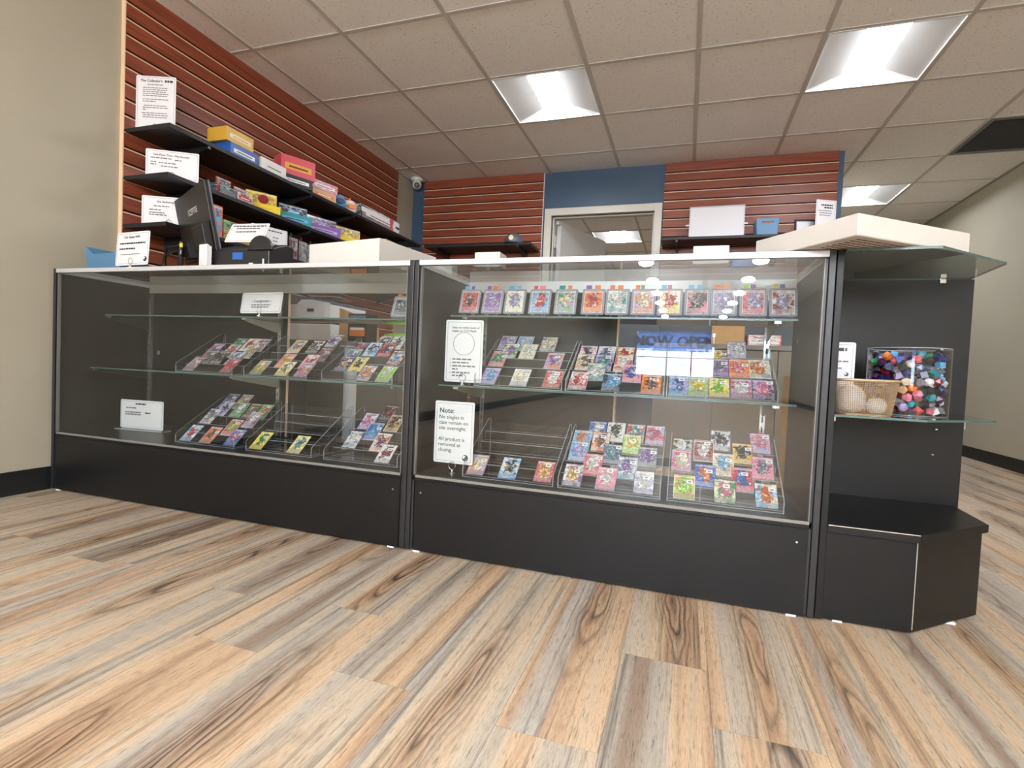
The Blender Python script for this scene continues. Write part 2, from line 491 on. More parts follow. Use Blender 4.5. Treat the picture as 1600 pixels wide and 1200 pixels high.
def bars(parent, rows, h=0.004, y=-0.0012, m='inkg', name='printed_lines'):
    """lines of writing too small to read, broken into words"""
    g = G()
    rg = random.Random(len(rows) * 31 + int(rows[0][0] * 1e4))
    for x0, x1, z in rows:
        x = x0
        while x < x1 - 0.004:
            e = min(x + rg.uniform(0.008, 0.02), x1)
            g.box(x, e, y, y + 0.0004, z, z + h)
            x = e + 0.003
    return g.build(name, m, parent)
CARDS = {
 'LM0': [
  (0, 0.054, 'crimson', 'tan'), (0, 0.257, 'red', 'rose'), (1, 0.081, 'black', 'grey'), (1, 0.146, 'brown', 'black'),
  (1, 0.23, 'blue', 'slate'), (2, 0.058, 'rose', 'slate'), (2, 0.154, 'purple', 'orange'), (2, 0.262, 'grey', 'gold'),
  (3, 0.145, 'black', 'green'), (3, 0.211, 'cream', 'red'), (3, 0.276, 'plum', 'rose'),
 ],
 'LM1': [
  (0, 0.046, 'olive', 'yellow'), (0, 0.173, 'yellow', 'olive'), (0, 0.267, 'magenta', 'tan'), (1, 0.129, 'orange', 'gold'),
  (1, 0.247, 'pink', 'magenta'), (2, 0.276, 'crimson', 'grey'), (3, 0.103, 'gold', 'grey'), (3, 0.196, 'black', 'plum'),
  (4, 0.257, 'black', 'purple'),
 ],
 'LM2': [
  (0, 0.172, 'blue', 'orange'), (0, 0.259, 'lime', 'white'), (1, 0.036, 'navy', 'gold'), (1, 0.102, 'yellow', 'black'),
  (2, 0.036, 'teal', 'purple'), (2, 0.243, 'crimson', 'skyblue'), (3, 0.036, 'plum', 'rose'), (3, 0.102, 'skyblue', 'navy'),
  (3, 0.168, 'red', 'navy'), (4, 0.122, 'grey', 'black'), (4, 0.187, 'white', 'black'),
 ],
 'LD0': [
  (0, 0.04, 'skyblue', 'red'), (0, 0.145, 'orange', 'brown'), (0, 0.273, 'blue', 'rose'), (1, 0.205, 'red', 'lime'),
  (2, 0.036, 'plum', 'grey'), (2, 0.265, 'crimson', 'white'), (3, 0.059, 'lavender', 'black'), (3, 0.145, 'green', 'white'),
  (3, 0.211, 'brown', 'olive'), (3, 0.276, 'green', 'orange'), (4, 0.036, 'black', 'slate'), (4, 0.113, 'brown', 'tan'),
 ],
 'LD1': [
  (0, 0.036, 'yellow', 'green'), (0, 0.217, 'yellow', 'teal'),
 ],
 'LD2': [
  (0, 0.238, 'white', 'crimson'), (1, 0.064, 'slate', 'white'), (1, 0.185, 'orange', 'plum'), (2, 0.119, 'blue', 'skyblue'),
  (3, 0.066, 'purple', 'pink'), (3, 0.183, 'gold', 'brown'), (4, 0.126, 'black', 'crimson'),
 ],
 'RM0': [
  (0, 0.042, 'lavender', 'skyblue'), (0, 0.155, 'white', 'cream'), (0, 0.269, 'red', 'white'), (2, 0.036, 'orange', 'green'),  # white and cream card: lamp glare on the sleeve put into its colours
  (2, 0.247, 'orange', 'purple'), (3, 0.065, 'green', 'purple'), (3, 0.136, 'cream', 'white'), (4, 0.036, 'purple', 'lavender'),  # cream and white card: same glare patch painted as card colour
  (4, 0.105, 'skyblue', 'white'), (4, 0.201, 'slate', 'cream'),
 ],
 'RM1': [
  (0, 0.036, 'white', 'red'), (0, 0.144, 'black', 'skyblue'), (0, 0.27, 'orange', 'brown'), (1, 0.084, 'teal', 'white'),
  (1, 0.205, 'pink', 'blue'), (2, 0.036, 'tan', 'brown'), (2, 0.101, 'plum', 'teal'), (2, 0.167, 'red', 'white'),
  (2, 0.272, 'slate', 'blue'), (3, 0.036, 'pink', 'plum'), (3, 0.101, 'lavender', 'slate'), (3, 0.167, 'orange', 'red'),
  (3, 0.232, 'grey', 'plum'),
 ],
 'RM2': [
  (0, 0.036, 'skyblue', 'blue'), (0, 0.093, 'lime', 'yellow'), (0, 0.154, 'yellow', 'lime'), (0, 0.215, 'red', 'white'),
  (0, 0.276, 'plum', 'pink'), (2, 0.036, 'lavender', 'slate'), (2, 0.093, 'crimson', 'purple'), (2, 0.154, 'purple', 'grey'),
  (2, 0.215, 'orange', 'pink'), (2, 0.276, 'grey', 'orange'), (3, 0.084, 'teal', 'red'), (3, 0.15, 'brown', 'yellow'),
  (4, 0.212, 'purple', 'white'),
 ],
 'RD0': [
  (0, 0.039, 'orange', 'cream'), (0, 0.152, 'skyblue', 'black'), (0, 0.271, 'rose', 'gold'),
 ],
 'RD1': [
  (0, 0.04, 'purple', 'gold'), (0, 0.145, 'pink', 'white'), (0, 0.261, 'lavender', 'white'), (1, 0.092, 'rose', 'white'),
  (1, 0.203, 'teal', 'purple'), (2, 0.036, 'skyblue', 'lavender'), (2, 0.146, 'slate', 'teal'), (2, 0.261, 'grey', 'purple'),
  (3, 0.036, 'skyblue', 'orange'), (3, 0.102, 'orange', 'brown'), (3, 0.205, 'lime', 'yellow'), (4, 0.08, 'blue', 'white'),
  (4, 0.145, 'white', 'black'), (4, 0.211, 'red', 'teal'), (4, 0.276, 'lavender', 'rose'),
 ],
 'RD2': [
  (0, 0.048, 'orange', 'lime'), (0, 0.16, 'green', 'pink'), (0, 0.271, 'skyblue', 'orange'), (1, 0.106, 'blue', 'orange'),
  (1, 0.211, 'red', 'blue'), (2, 0.036, 'rose', 'cream'), (2, 0.159, 'tan', 'skyblue'), (2, 0.27, 'pink', 'slate'),
  (3, 0.036, 'black', 'white'), (3, 0.102, 'crimson', 'white'), (3, 0.217, 'gold', 'black'), (4, 0.153, 'plum', 'black'),
  (4, 0.271, 'lavender', 'pink'),
 ],
}

# ================================================================== the room
H = 2.385
T = 0.6096
XL, XR = -0.178, 4.87
YF, YB = -17.2, 7.0          # storefront and far wall
YP = 2.20                    # face of the wall behind the counter
XP = 3.53                    # end of that wall

# ---- floor and planks
fl = struct(G().box(XL - 0.1, XR + 0.1, YF - 0.1, YB + 0.1, -0.06, -0.004).build('floor', 'deskgrey'), 'wood-look plank floor in grey, tan and brown streaks', 'floor')
PW, PL_ = 0.182, 1.2192
KNOWN = {-2: -1.557, 0: -1.55, 2: -1.58, 4: -1.44, -6: -1.357}
plank_full = G().box(-PW / 2 + 0.0003, PW / 2 - 0.0003, -PL_ / 2 + 0.0003, PL_ / 2 - 0.0003, -0.004, 0).mesh('plank', 'plank')
far_planks = G()
for c in range(-11, 17):
    x0 = 1.812 + PW * c
    x1 = x0 + PW
    a, b = max(x0, XL), min(x1, XR)
    if b - a < 0.01: continue
    j = KNOWN.get(c, random.uniform(-1.4, -0.2)) - PL_ * 20
    while j < YB:
        y0, y1 = max(j, YF), min(j + PL_, YB)
        if y1 - y0 > 0.01:
            if y1 < -3.0:
                far_planks.box(a + 0.0003, b - 0.0003, y0 + 0.0003, y1 - 0.0003, -0.004, 0)
            elif b - a > PW - 0.001 and y1 - y0 > PL_ - 0.001:
                link('plank', plank_full, fl, ((a + b) / 2, (y0 + y1) / 2, 0))
            else:
                cx, cy = (a + b) / 2, (y0 + y1) / 2
                G().box(a - cx, b - cx, y0 - cy, y1 - cy, -0.004, 0).build('plank', 'plank', fl, (cx, cy, 0))
        j += PL_
far_planks.build('planks_beyond', 'plank', fl)['kind'] = 'stuff'

# ---- walls
wl = struct(G().box(XL - 0.1, XL, YF, YB, -0.05, H + 0.15).build('wall_left', 'wall'), 'beige painted wall carrying slat panel and black shelves', 'wall')
wr = struct(G().box(XR, XR + 0.1, YF, YB, -0.05, H + 0.15).build('wall_right', 'wall'), 'beige painted wall with black base and one outlet', 'wall')
wf = struct(G().box(XL - 0.1, XR + 0.1, YB, YB + 0.1, -0.05, H + 0.15).build('wall_far', 'wall'), 'beige far wall of the side room', 'wall')
DX0, DX1, DZ1 = 1.247, 2.143, 1.995
g = G()
g.box(XL, DX0, YP, YP + 0.12, 0, H + 0.05).box(DX1, XP, YP, YP + 0.12, 0, H + 0.05).box(DX0, DX1, YP, YP + 0.12, DZ1, H + 0.05)
wb = struct(g.build('wall_back', 'blue'), 'dark blue painted wall with two slat panels and doorway', 'wall')
wp = struct(G().box(XP - 0.12, XP, YP + 0.12, YB, 0, H + 0.05).build('wall_partition', 'wall'), 'beige partition wall running back from the blue wall end', 'wall')

# slat panels: every slat is a part of its wall
def slats(wall, axis, a0, a1, face, zline, zmin):
    n = int((zline - zmin) / 0.0762)
    P = 0.0762
    def bx(g, t0, t1, z0, z1, mi):
        if axis == 'y': g.box(face - 0.02 + t0, face - 0.02 + t1, a0, a1, z0, z1, mi)
        else: g.box(a0, a1, face + 0.02 - t1, face + 0.02 - t0, z0, z1, mi)
    g = G(); bx(g, 0.001, 0.007, zmin - 0.07, H, 0)
    g.build('slat_backing', 'dark', wall)
    if axis == 'y':
        bm = G().box(face - 0.02, face, a0, a1, -P + 0.0105, -0.006, 0).box(face - 0.02, face + 0.0004, a0, a1, -0.006, 0.0, 1).mesh('slat', ['slat', 'tanmdf'])
        G().box(face - 0.02, face + 0.002, a0 - 0.006, a0 - 0.0005, zmin - 0.07, H - 0.001).build('slat_panel_edge', 'tanmdf', wall)
    else:
        bm = G().box(a0, a1, face, face + 0.02, -P + 0.0105, -0.006, 0).box(a0, a1, face - 0.0004, face + 0.02, -0.006, 0.0, 1).mesh('slat', ['slat', 'tanmdf'])
    for k in range(n + 1):
        link('slat', bm, wall, (0, 0, zline - k * P))
    g = G(); bx(g, 0.0, 0.02, zline + 0.0105, H - 0.001, 0)
    g.build('slat', 'slat', wall)
slats(wl, 'y', -0.607, 1.88, -0.158, 2.286, 0.10)
slats(wb, 'x', -0.046, 1.160, 2.18, 2.300, 0.10)
slats(wb, 'x', 2.213, 3.490, 2.18, 2.300, 0.10)
G().box(1.160, 1.168, 2.178, 2.20, 0, H - 0.001).build('slat_panel_edge', 'alu', wb)

# base strips
def base(name, x0, x1, y0, y1, label):
    struct(G().box(x0, x1, y0, y1, 0.0, 0.1).build(name, 'base'), label, 'baseboard')
base('baseboard_left', XL, XL + 0.006, YF, -0.62, 'black vinyl base along the beige wall beside the long case')
base('baseboard_right', XR - 0.006, XR, YF, YB, 'black vinyl base along the beige wall with the outlet')
base('baseboard_end', XP, XP + 0.006, YP, YB, 'black vinyl base along the partition wall')
base('baseboard_far', XP, XR, YB - 0.006, YB, 'black vinyl base along the far wall')

# ---- doorway, leaf and closer
d1 = G()
for a, b in ((DX0 - 0.062, DX0), (DX1, DX1 + 0.062)):
    d1.box(a, b, 2.165, 2.33, 0, DZ1 + 0.062)
d1.box(DX0, DX1, 2.165, 2.33, DZ1, DZ1 + 0.062)
d1.box(DX0, DX0 + 0.014, 2.225, 2.262, 0, DZ1 - 0.014).box(DX1 - 0.014, DX1, 2.225, 2.262, 0, DZ1 - 0.014).box(DX0, DX1, 2.225, 2.262, DZ1 - 0.014, DZ1)
door = struct(d1.build('door_1', 'framepaint', bevel=0.002), 'pale grey steel door frame with white leaf swung open', 'door')
ang = R(71)
leaf = G().box(0, 0.885, -0.044, 0, 0.01, DZ1 - 0.012).build('door_leaf', 'doorpaint', door, (DX0 + 0.018, 2.335, 0), (0, 0, ang))
for z in (0.2, 1.0, 1.73):
    G().box(DX0 + 0.0, DX0 + 0.02, 2.262, 2.334, z, z + 0.11).build('hinge', 'alu', door)
G().box(DX0 + 0.02, DX0 + 0.05, 2.28, 2.31, DZ1 - 0.05, DZ1 - 0.02).build('closer_bracket', 'alu', door)

# ---- ceiling: slab, lay-in tiles, grid bars
ce = struct(G().box(XL - 0.1, XR + 0.1, YF - 0.1, YB + 0.1, H + 0.13, H + 0.16).build('ceiling', 'tbar'), 'suspended ceiling of square speckled tiles in a metal grid', 'ceiling')
HOLES = {(2, 1), (5, 1), (6, 5), (2, 7), (7, 3)}
tile_full = G().box(-T / 2 + 0.002, T / 2 - 0.002, -T / 2 + 0.002, T / 2 - 0.002, 0.003, 0.018).mesh('ceiling_tile', 'tile')
rest = G()
for i in range(-1, 9):
    for j in range(-29, 12):
        x0, x1, y0, y1 = i * T, (i + 1) * T, j * T, (j + 1) * T
        a, b, c, d = max(x0, XL), min(x1, XR), max(y0, YF), min(y1, YB)
        if b - a < 0.02 or d - c < 0.02 or (i, j) in HOLES: continue
        if y1 < -2.5:
            rest.box(a + 0.002, b - 0.002, c + 0.002, d - 0.002, H + 0.003, H + 0.018)
        elif b - a > T - 0.001 and d - c > T - 0.001:
            link('ceiling_tile', tile_full, ce, ((a + b) / 2, (c + d) / 2, H))
        else:
            cx, cy = (a + b) / 2, (c + d) / 2
            G().box(a - cx + 0.002, b - cx - 0.002, c - cy + 0.002, d - cy - 0.002, 0.003, 0.018).build('ceiling_tile', 'tile', ce, (cx, cy, H))
rest.build('ceiling_tiles_beyond', 'tile', ce)['kind'] = 'stuff'
for i in range(0, 9):
    G().box(i * T - 0.012, i * T + 0.012, YF, YB, H - 0.002, H + 0.0025).build('grid_bar', 'tbar', ce)
for j in range(-28, 12):
    G().box(XL, XR, j * T - 0.012, j * T + 0.012, H - 0.0015, H + 0.0022).build('grid_bar', 'tbar', ce)
g = G()
for (x0, x1, y0, y1) in ((XL, XL + 0.02, YF, YB), (XR - 0.02, XR, YF, YB)):
    g.box(x0, x1, y0, y1, H - 0.002, H + 0.002)
g.build('wall_angle', 'tbar', ce)

# ---- troffers
def troffer(i, j, lens, label):
    t = thing('ceiling_troffer', label, 'ceiling light', ((i + 0.5) * T, (j + 0.5) * T, H))
    h = 0.296
    g = G()
    for a, b, c, d in ((-h, h, -h, -h + 0.008), (-h, h, h - 0.008, h), (-h, -h + 0.008, -h + 0.008, h - 0.008), (h - 0.008, h, -h + 0.008, h - 0.008)):
        g.box(a, b, c, d, -0.004, 0.012)
    g.build('trim', 'reflector', t)
    for s in (-1, 1):
        prof = [(s * 0.288, 0.004), (s * 0.1, 0.055), (s * 0.1, 0.06), (s * 0.288, 0.012)]
        if s > 0: prof = prof[::-1]
        G().prism([(x, z) for x, z in prof], -0.288, 0.288, 'y').build('reflector_panel', 'reflector', t)
    for s in (-1, 1):
        prof = [(s * 0.288, 0.004), (s * 0.238, 0.05), (s * 0.238, 0.056), (s * 0.288, 0.012)]
        if s < 0: prof = prof[::-1]
        G().prism(prof, -0.288, 0.288, 'x').build('end_panel', 'reflector', t)
    pr = [(0.101, 0.058)] + [(0.1 * math.cos(R(k)), 0.056 - 0.002 * math.sin(R(k))) for k in range(0, 181, 15)] + [(-0.101, 0.058)]
    G().prism(pr[::-1], -0.25, 0.25, 'y').build('lens', lens, t)
    g = G().box(-h, h, -h, h, 0.085, 0.09)
    for a, b, c, d in ((-h, h, -h, -h + 0.003), (-h, h, h - 0.003, h), (-h, -h + 0.003, -h, h), (h - 0.003, h, -h, h)):
        g.box(a, b, c, d, 0.012, 0.086)
    g.build('housing', 'reflector', t)
troffer(2, 1, 'lens', 'square recessed troffer with lit lens in front of the doorway')
troffer(5, 1, 'lens', 'square recessed troffer with lit lens above the end shelf unit')
troffer(6, 5, 'lens', 'square recessed troffer with lit lens beyond the blue wall end')
troffer(2, 7, 'lensb', 'square recessed troffer seen through the open doorway')

# ---- round lamps down the shop, seen mirrored in the case glass
for k in range(-2, 6):
    for x in (1.92, 3.24):
        t = thing('round_pendant_lamp', 'round opal saucer pendant lamp in the rows towards the storefront', 'ceiling light', (x, -6.17 - 1.30 * k, H - 0.0025), group='opal pendants towards the storefront')
        G().lathe([(0.05, -0.02), (0.05, 0.0)], 24).build('canopy', 'reflector', t)
        G().tube([(0, 0, -0.34), (0, 0, -0.02)], 0.006, 8).build('stem', 'alu', t)
        G().lathe([(0.0005, -0.42)] + [(0.09 * math.sin(R(a)), -0.38 - 0.04 * math.cos(R(a))) for a in range(12, 160, 12)] + [(0.012, -0.34)], 32).build('opal_saucer', 'disc', t, smooth=True)  # low hang and saucer form shaped to throw light up on the ceiling

# ---- dark return grille
t = thing('air_return_grille', 'charcoal square air return grille set in the ceiling', 'vent', (7.5 * T, 3.5 * T, H))
g = G()
for a, b, c, d in ((-0.3, 0.3, -0.3, -0.27), (-0.3, 0.3, 0.27, 0.3), (-0.3, -0.27, -0.27, 0.27), (0.27, 0.3, -0.27, 0.27)):
    g.box(a, b, c, d, -0.003, 0.012)
g.build('frame', 'grille', t)
for k in range(24):
    y = -0.26 + k * 0.0226
    G().prism([(y, 0.0), (y + 0.003, 0.0), (y + 0.017, 0.018), (y + 0.014, 0.018)], -0.27, 0.27, 'x').build('louver', 'grille', t)
G().box(-0.3, 0.3, -0.3, 0.3, 0.03, 0.034).build('backing', 'grille', t)

# ---- dome camera
t = thing('security_camera', 'white dome security camera under the ceiling in the corner', 'security camera', (-0.075, 2.085, H - 0.002))
G().lathe([(0.058, 0.0), (0.058, -0.012), (0.05, -0.022), (0.04, -0.026)][::-1], 32).build('mount', 'whitep', t, smooth=True)
G().lathe([(0.0005, -0.098)] + [(0.043 * math.sin(R(a)), -0.055 - 0.043 * math.cos(R(a))) for a in range(15, 136, 12)], 28).build('housing', 'whitep', t, smooth=True)
e = G().lathe([(0.026, 0.0), (0.026, 0.008), (0.022, 0.012), (0.0005, 0.013)], 24).build('lens_window', 'blackp', t, (0.014, -0.026, -0.068), (R(105), 0, R(28)))
G().lathe([(0.009, 0.012), (0.009, 0.0145), (0.0005, 0.015)], 16).build('lens', 'greyp', e)

# ---- wall outlet
t = thing('wall_outlet', 'white duplex wall outlet above the black base', 'outlet', (XR, 3.33, 0.30))
G().box(-0.006, 0, -0.036, 0.036, -0.058, 0.058).build('cover_plate', 'whitep', t, bevel=0.002)
for z in (-0.02, 0.02):
    G().box(-0.008, -0.006, -0.016, 0.016, z - 0.014, z + 0.014).build('socket', 'paper', t)

# ---- storefront at the far end of the shop (mirrored in the case glass)
g = G()
g.box(XL, XR, YF - 0.1, YF, 0, 0.5).box(XL, XR, YF - 0.1, YF, 2.0, H + 0.13).box(XL, 0.85, YF - 0.1, YF, 0.5, 2.0).box(3.35, XR, YF - 0.1, YF, 0.5, 2.0)
ws = struct(g.build('wall_storefront', 'wall'), 'storefront wall with wide window behind the camera', 'wall')
wn = G()
for x in (0.85, 1.83, 2.60, 3.305):
    wn.box(x, x + 0.045, YF - 0.08, YF - 0.02, 0.5, 2.0)
wn.box(0.85, 3.35, YF - 0.08, YF - 0.02, 0.5, 0.545).box(0.85, 3.35, YF - 0.08, YF - 0.02, 1.955, 2.0).box(0.85, 3.35, YF - 0.08, YF - 0.02, 1.12, 1.15)
win = struct(wn.build('window_1', 'alu'), 'wide aluminium storefront window', 'window')
for x, x2 in ((0.895, 1.83), (1.875, 2.60), (2.645, 3.305)):
    G().box(x, x2, YF - 0.055, YF - 0.049, 0.545, 1.955).build('pane', 'glass', win)
struct(G().box(-20, 25, -45, YF - 0.1, -0.06, -0.02).build('ground', 'pave'), 'pale concrete pavement outside the storefront', 'ground')
t = thing('hanging_banner', 'blue cloth banner hung in the storefront window, lettered for the street', 'banner', (2.07, YF + 0.05, 1.98))
G().box(-1.16, 1.16, -0.003, 0.003, -0.64, 0.0).build('cloth', 'banner', t)
text('NOW OPEN', 0.47, 'bannertext', t, 0, -0.48, 0.0045, 'CENTER', 0.012, 'lettering', mirror=False)
text('NOW OPEN', 0.44, 'bannertext', t, 0, -0.46, -0.006, 'CENTER', 0.006, 'lettering_street_side')
G().tube([(-1.2, 0, 0.0), (1.2, 0, 0.0)], 0.012).build('rod', 'alu', t)
for x in (-1.1, 1.1):
    G().tube([(x, 0, 0.0), (x, 0, H - 1.98)], 0.003, 6).build('cord', 'alu', t)

# ================================================================== display cases
CF, CB = -0.894, -0.448      # front and back of the cases

def glass_box(g, x0, x1, y0, y1, z0, z1, thin):
    """a sheet: clear on its two broad faces, edge colour on the rest; thin names the thin axis"""
    order = {'z': [1, 1, 0, 0, 0, 0], 'y': [0, 0, 1, 0, 1, 0], 'x': [0, 0, 0, 1, 0, 1]}[thin]
    return g.box(x0, x1, y0, y1, z0, z1, [0 if q else 1 for q in order])

def show_case(x0, x1, label, doors, stds, zu, zl, lsh):
    t = thing('display_case', label, 'display case', ((x0 + x1) / 2, (CF + CB) / 2, 0))
    def P(g, name, m, par=None, **k):
        o = g.build(name, m, par or t, **k)
        if par is None: o.location = (-(x0 + x1) / 2, -(CF + CB) / 2, 0)
        return o
    pw = 0.030
    # plinth
    P(G().box(x0 + pw, x1 - 0.024, CF + 0.002, CF + 0.018, 0.006, 0.238), 'plinth_front', 'black')
    P(G().box(x0 + pw, x1 - 0.024, CB - 0.016, CB, 0.006, 0.238), 'plinth_back', 'black')
    P(G().box(x0 + 0.014, x1 - 0.014, CF + 0.006, CB, 0.2385, 0.255), 'deck', 'black')
    P(G().box(x0 + pw, x1 - 0.024, CF + 0.0005, CF + 0.006, 0.2495, 0.2575), 'deck_trim', 'trim')
    # ends and posts
    for a, b in ((x0, x0 + 0.014), (x1 - 0.014, x1)):
        P(G().box(a, b, CF + 0.004, CB, 0.008, 0.945), 'end_panel', 'black')
    for a, b, c in ((x0, x0 + 0.016, 1), (x1 - 0.016, x1, -1)):
        g = G().box(a, b, CF, CF + 0.022, 0.006, 0.965)
        e = b if c > 0 else a
        g.box(min(e, e + c * 0.008), max(e, e + c * 0.008), CF + 0.006, CF + 0.02, 0.008, 0.945)
        P(g, 'corner_post', 'blkmetal', bevel=0.0015)
        q = (b + 0.008, b + 0.0098) if c > 0 else (a - 0.0098, a - 0.008)
        P(G().box(q[0], q[1], CF + 0.003, CF + 0.016, 0.258, 0.945), 'glass_channel', 'trim')
    # rails
    P(G().box(x0 + 0.016, x1 - 0.016, CF, CF + 0.02, 0.947, 0.964), 'top_front_rail', 'alu', bevel=0.0015)
    P(G().box(x0 + 0.016, x1 - 0.016, CB - 0.03, CB, 0.918, 0.960), 'door_track', 'alu', bevel=0.0015)
    for a, b in ((x0 + 0.002, x0 + 0.016), (x1 - 0.016, x1 - 0.002)):
        P(G().box(a, b, CF + 0.022, CB, 0.946, 0.960), 'top_side_rail', 'alu')
    # panes
    P(glass_box(G(), x0 + 0.018, x1 - 0.018, CF + 0.008, CF + 0.0125, 0.258, 0.947, 'y'), 'front_pane', ['glass', 'edge'])
    P(glass_box(G(), x0 + 0.004, x1 - 0.004, CF + 0.021, CB, 0.9602, 0.9652, 'z'), 'top_pane', ['glass', 'edge'])
    # sliding doors at the back
    for k, (a, b) in enumerate(doors):
        y = CB - 0.026 + 0.012 * k
        d = P(G().box(a, b, y, y + 0.008, 0.258, 0.917), 'sliding_door', 'black')
        G().box(b - 0.0005, b + 0.004, y - 0.001, y + 0.009, 0.258, 0.917).build('door_edge', 'tanmdf', d)
        G().lathe([(0.011, 0), (0.011, 0.004), (0.007, 0.005)], 16).build('finger_pull', 'chrome', d, (a + 0.05, y - 0.0005, 0.62), (R(90), 0, 0))
    # shelf standards, brackets and glass shelves
    for x in stds:
        s = P(G().box(x - 0.0085, x + 0.0085, CB - 0.046, CB - 0.031, 0.26, 0.915), 'shelf_standard', 'chrome')
        g = G()
        for k in range(19):
            g.box(x - 0.002, x + 0.002, CB - 0.0465, CB - 0.0458, 0.28 + k * 0.033, 0.298 + k * 0.033)
        g.build('slot', 'ink', s)
        for z, y in ((zu, -0.695), (zl, -0.75)):
            b = P(G().prism([(CB - 0.047, z - 0.052), (CB - 0.047, z - 0.001), (y + 0.004, z - 0.001), (y + 0.004, z - 0.012)][::-1], x - 0.0015, x + 0.0015, 'x'), 'shelf_bracket', 'blkmetal' if x < 0 else 'bracket')
            G().box(x - 0.009, x + 0.009, y - 0.004, y + 0.012, z - 0.008, z - 0.0005).build('clip', 'chrome', b)
    P(glass_box(G(), lsh, x1 - 0.045, -0.70, CB - 0.052, zu, zu + 0.006, 'z'), 'upper_shelf', ['glasst', 'edge'])
    P(glass_box(G(), lsh - 0.01, x1 - 0.045, -0.755, CB - 0.052, zl, zl + 0.006, 'z'), 'lower_shelf', ['glasst', 'edge'])
    for x in (x0 + 0.03, x1 - 0.065):
        P(G().box(x, x + 0.024, CF + 0.003, CF + 0.016, 0.0, 0.0058), 'levelling_shim', 'paper')
        P(G().box(x, x + 0.024, CB - 0.02, CB - 0.003, 0.0, 0.0058), 'levelling_shim', 'paper')
    for x in (x0 + 0.052, x1 - 0.05):
        q = G().lathe([(0.003, 0), (0.003, 0.001)], 10).build('screw', 'chrome', t)
        q.location = (x - (x0 + x1) / 2, CF + 0.002 - (CF + CB) / 2, 0.2)
        q.rotation_euler = (R(90), 0, 0)
    return t

LZU, LZL, RZU, RZL = 0.783, 0.537, 0.800, 0.550
show_case(-0.158, 1.5985, 'long black display case with glass front against the beige wall', [(-0.12, 0.725)], (-0.115, 0.695, 1.50), LZU, LZL, -0.125)
show_case(1.601, 2.813, 'short black display case with glass front beside end shelf unit', [(1.64, 2.215)], (1.70, 2.715), RZU, RZL, 1.645)
case2 = [o for o in COL.objects if o.name.startswith('display_case')][-1]
k = G().lathe([(0.006, 0), (0.006, 0.004), (0.004, 0.005)], 14).build('lock', 'chrome', case2)
k.location = (2.799 - 2.207, -0.55 + 0.671, 0.75); k.rotation_euler = (0, R(-90), 0)

# ------------------------------------------------------------------ end shelf unit
t = thing('end_shelf_unit', 'black angled end shelf unit with glass top and glass shelf', 'shelf unit', (2.816, CB, 0))
ox, oy = -2.816, -CB
def E(g, name, m, **k):
    o = g.build(name, m, t, **k); o.location = (ox, oy, 0); return o
E(G().box(2.816, 2.832, CF + 0.004, CB, 0.006, 0.965), 'side_panel', 'black', bevel=0.001)
E(G().box(2.832, 3.285, -0.462, CB, 0.006, 0.958), 'back_panel', 'black')
poly = [(2.832, -0.880), (3.032, -0.880), (3.252, -0.680), (3.262, -0.463), (2.832, -0.463)]
E(G().prism(poly, 0.006, 0.236), 'plinth', 'black')
polyt = [(2.832, -0.892), (3.036, -0.892), (3.264, -0.684), (3.275, -0.463), (2.832, -0.463)]
E(G().prism(polyt, 0.2365, 0.2575), 'plinth_top', 'black', bevel=0.001)
E(G().tube([(3.0335, -0.8815, 0.014), (3.0335, -0.8815, 0.235)], 0.0012, 6), 'corner_strip', 'bracket')
E(G().box(2.834, 3.034, -0.8932, -0.892, 0.2548, 0.2572), 'pale_edge_strip', 'bracket')  # thin pale strip along the top front edge
pg = [(2.833, -0.902), (3.030, -0.912), (3.256, -0.692), (3.278, -0.452), (2.833, -0.452)]
E(G().prism(pg, 0.9585, 0.9645, 'z', 0, 1), 'top_pane', ['glasst', 'edge'])
ps = [(2.833, -0.866), (3.04, -0.866), (3.262, -0.688), (3.275, -0.464), (2.833, -0.464)]
E(G().prism(ps, 0.536, 0.542, 'z', 0, 1), 'glass_shelf', ['glasst', 'edge'])
for x, y, z in ((3.2, -0.47, 0.958), (2.838, -0.80, 0.958), (2.838, -0.84, 0.536), (3.2, -0.47, 0.536)):
    E(G().box(x - 0.008, x + 0.008, y - 0.008, y + 0.007, z - 0.014, z - 0.0003), 'shelf_clip', 'chrome', bevel=0.002)
for x, z in ((3.215, 0.74), (3.215, 0.49), (3.21, 0.41)):
    E(G().box(x - 0.003, x + 0.003, -0.4635, -0.462, z, z + 0.003), 'pin_hole', 'chrome')
for x, y in ((2.86, -0.878), (3.15, -0.765), (3.2, -0.52), (2.86, -0.52)):
    E(G().box(x, x + 0.022, y, y + 0.012, 0.0, 0.0058), 'levelling_shim', 'paper')

# ================================================================== trays and cards
TRAYS = {
    'LM0': (.385, -.752, LZL + .0065, 'wall-end', 'shelf', 'long'), 'LM1': (.755, -.752, LZL + .0065, 'middle', 'shelf', 'long'), 'LM2': (1.135, -.752, LZL + .0065, 'post-end', 'shelf', 'long'),
    'LD0': (.47, -.815, .2555, 'wall-end', 'deck', 'long'), 'LD1': (.84, -.815, .2555, 'middle', 'deck', 'long'), 'LD2': (1.205, -.815, .2555, 'post-end', 'deck', 'long'),
    'RM0': (1.768, -.752, RZL + .0065, 'wall-end', 'shelf', 'short'), 'RM1': (2.09, -.752, RZL + .0065, 'middle', 'shelf', 'short'), 'RM2': (2.408, -.752, RZL + .0065, 'unit-end', 'shelf', 'short'),
    'RD0': (1.772, -.83, .2555, 'wall-end', 'deck', 'short'), 'RD1': (2.098, -.83, .2555, 'middle', 'deck', 'short'), 'RD2': (2.428, -.83, .2555, 'unit-end', 'deck', 'short'),
}
TW, DY, DZ = 0.312, 0.048, 0.0315
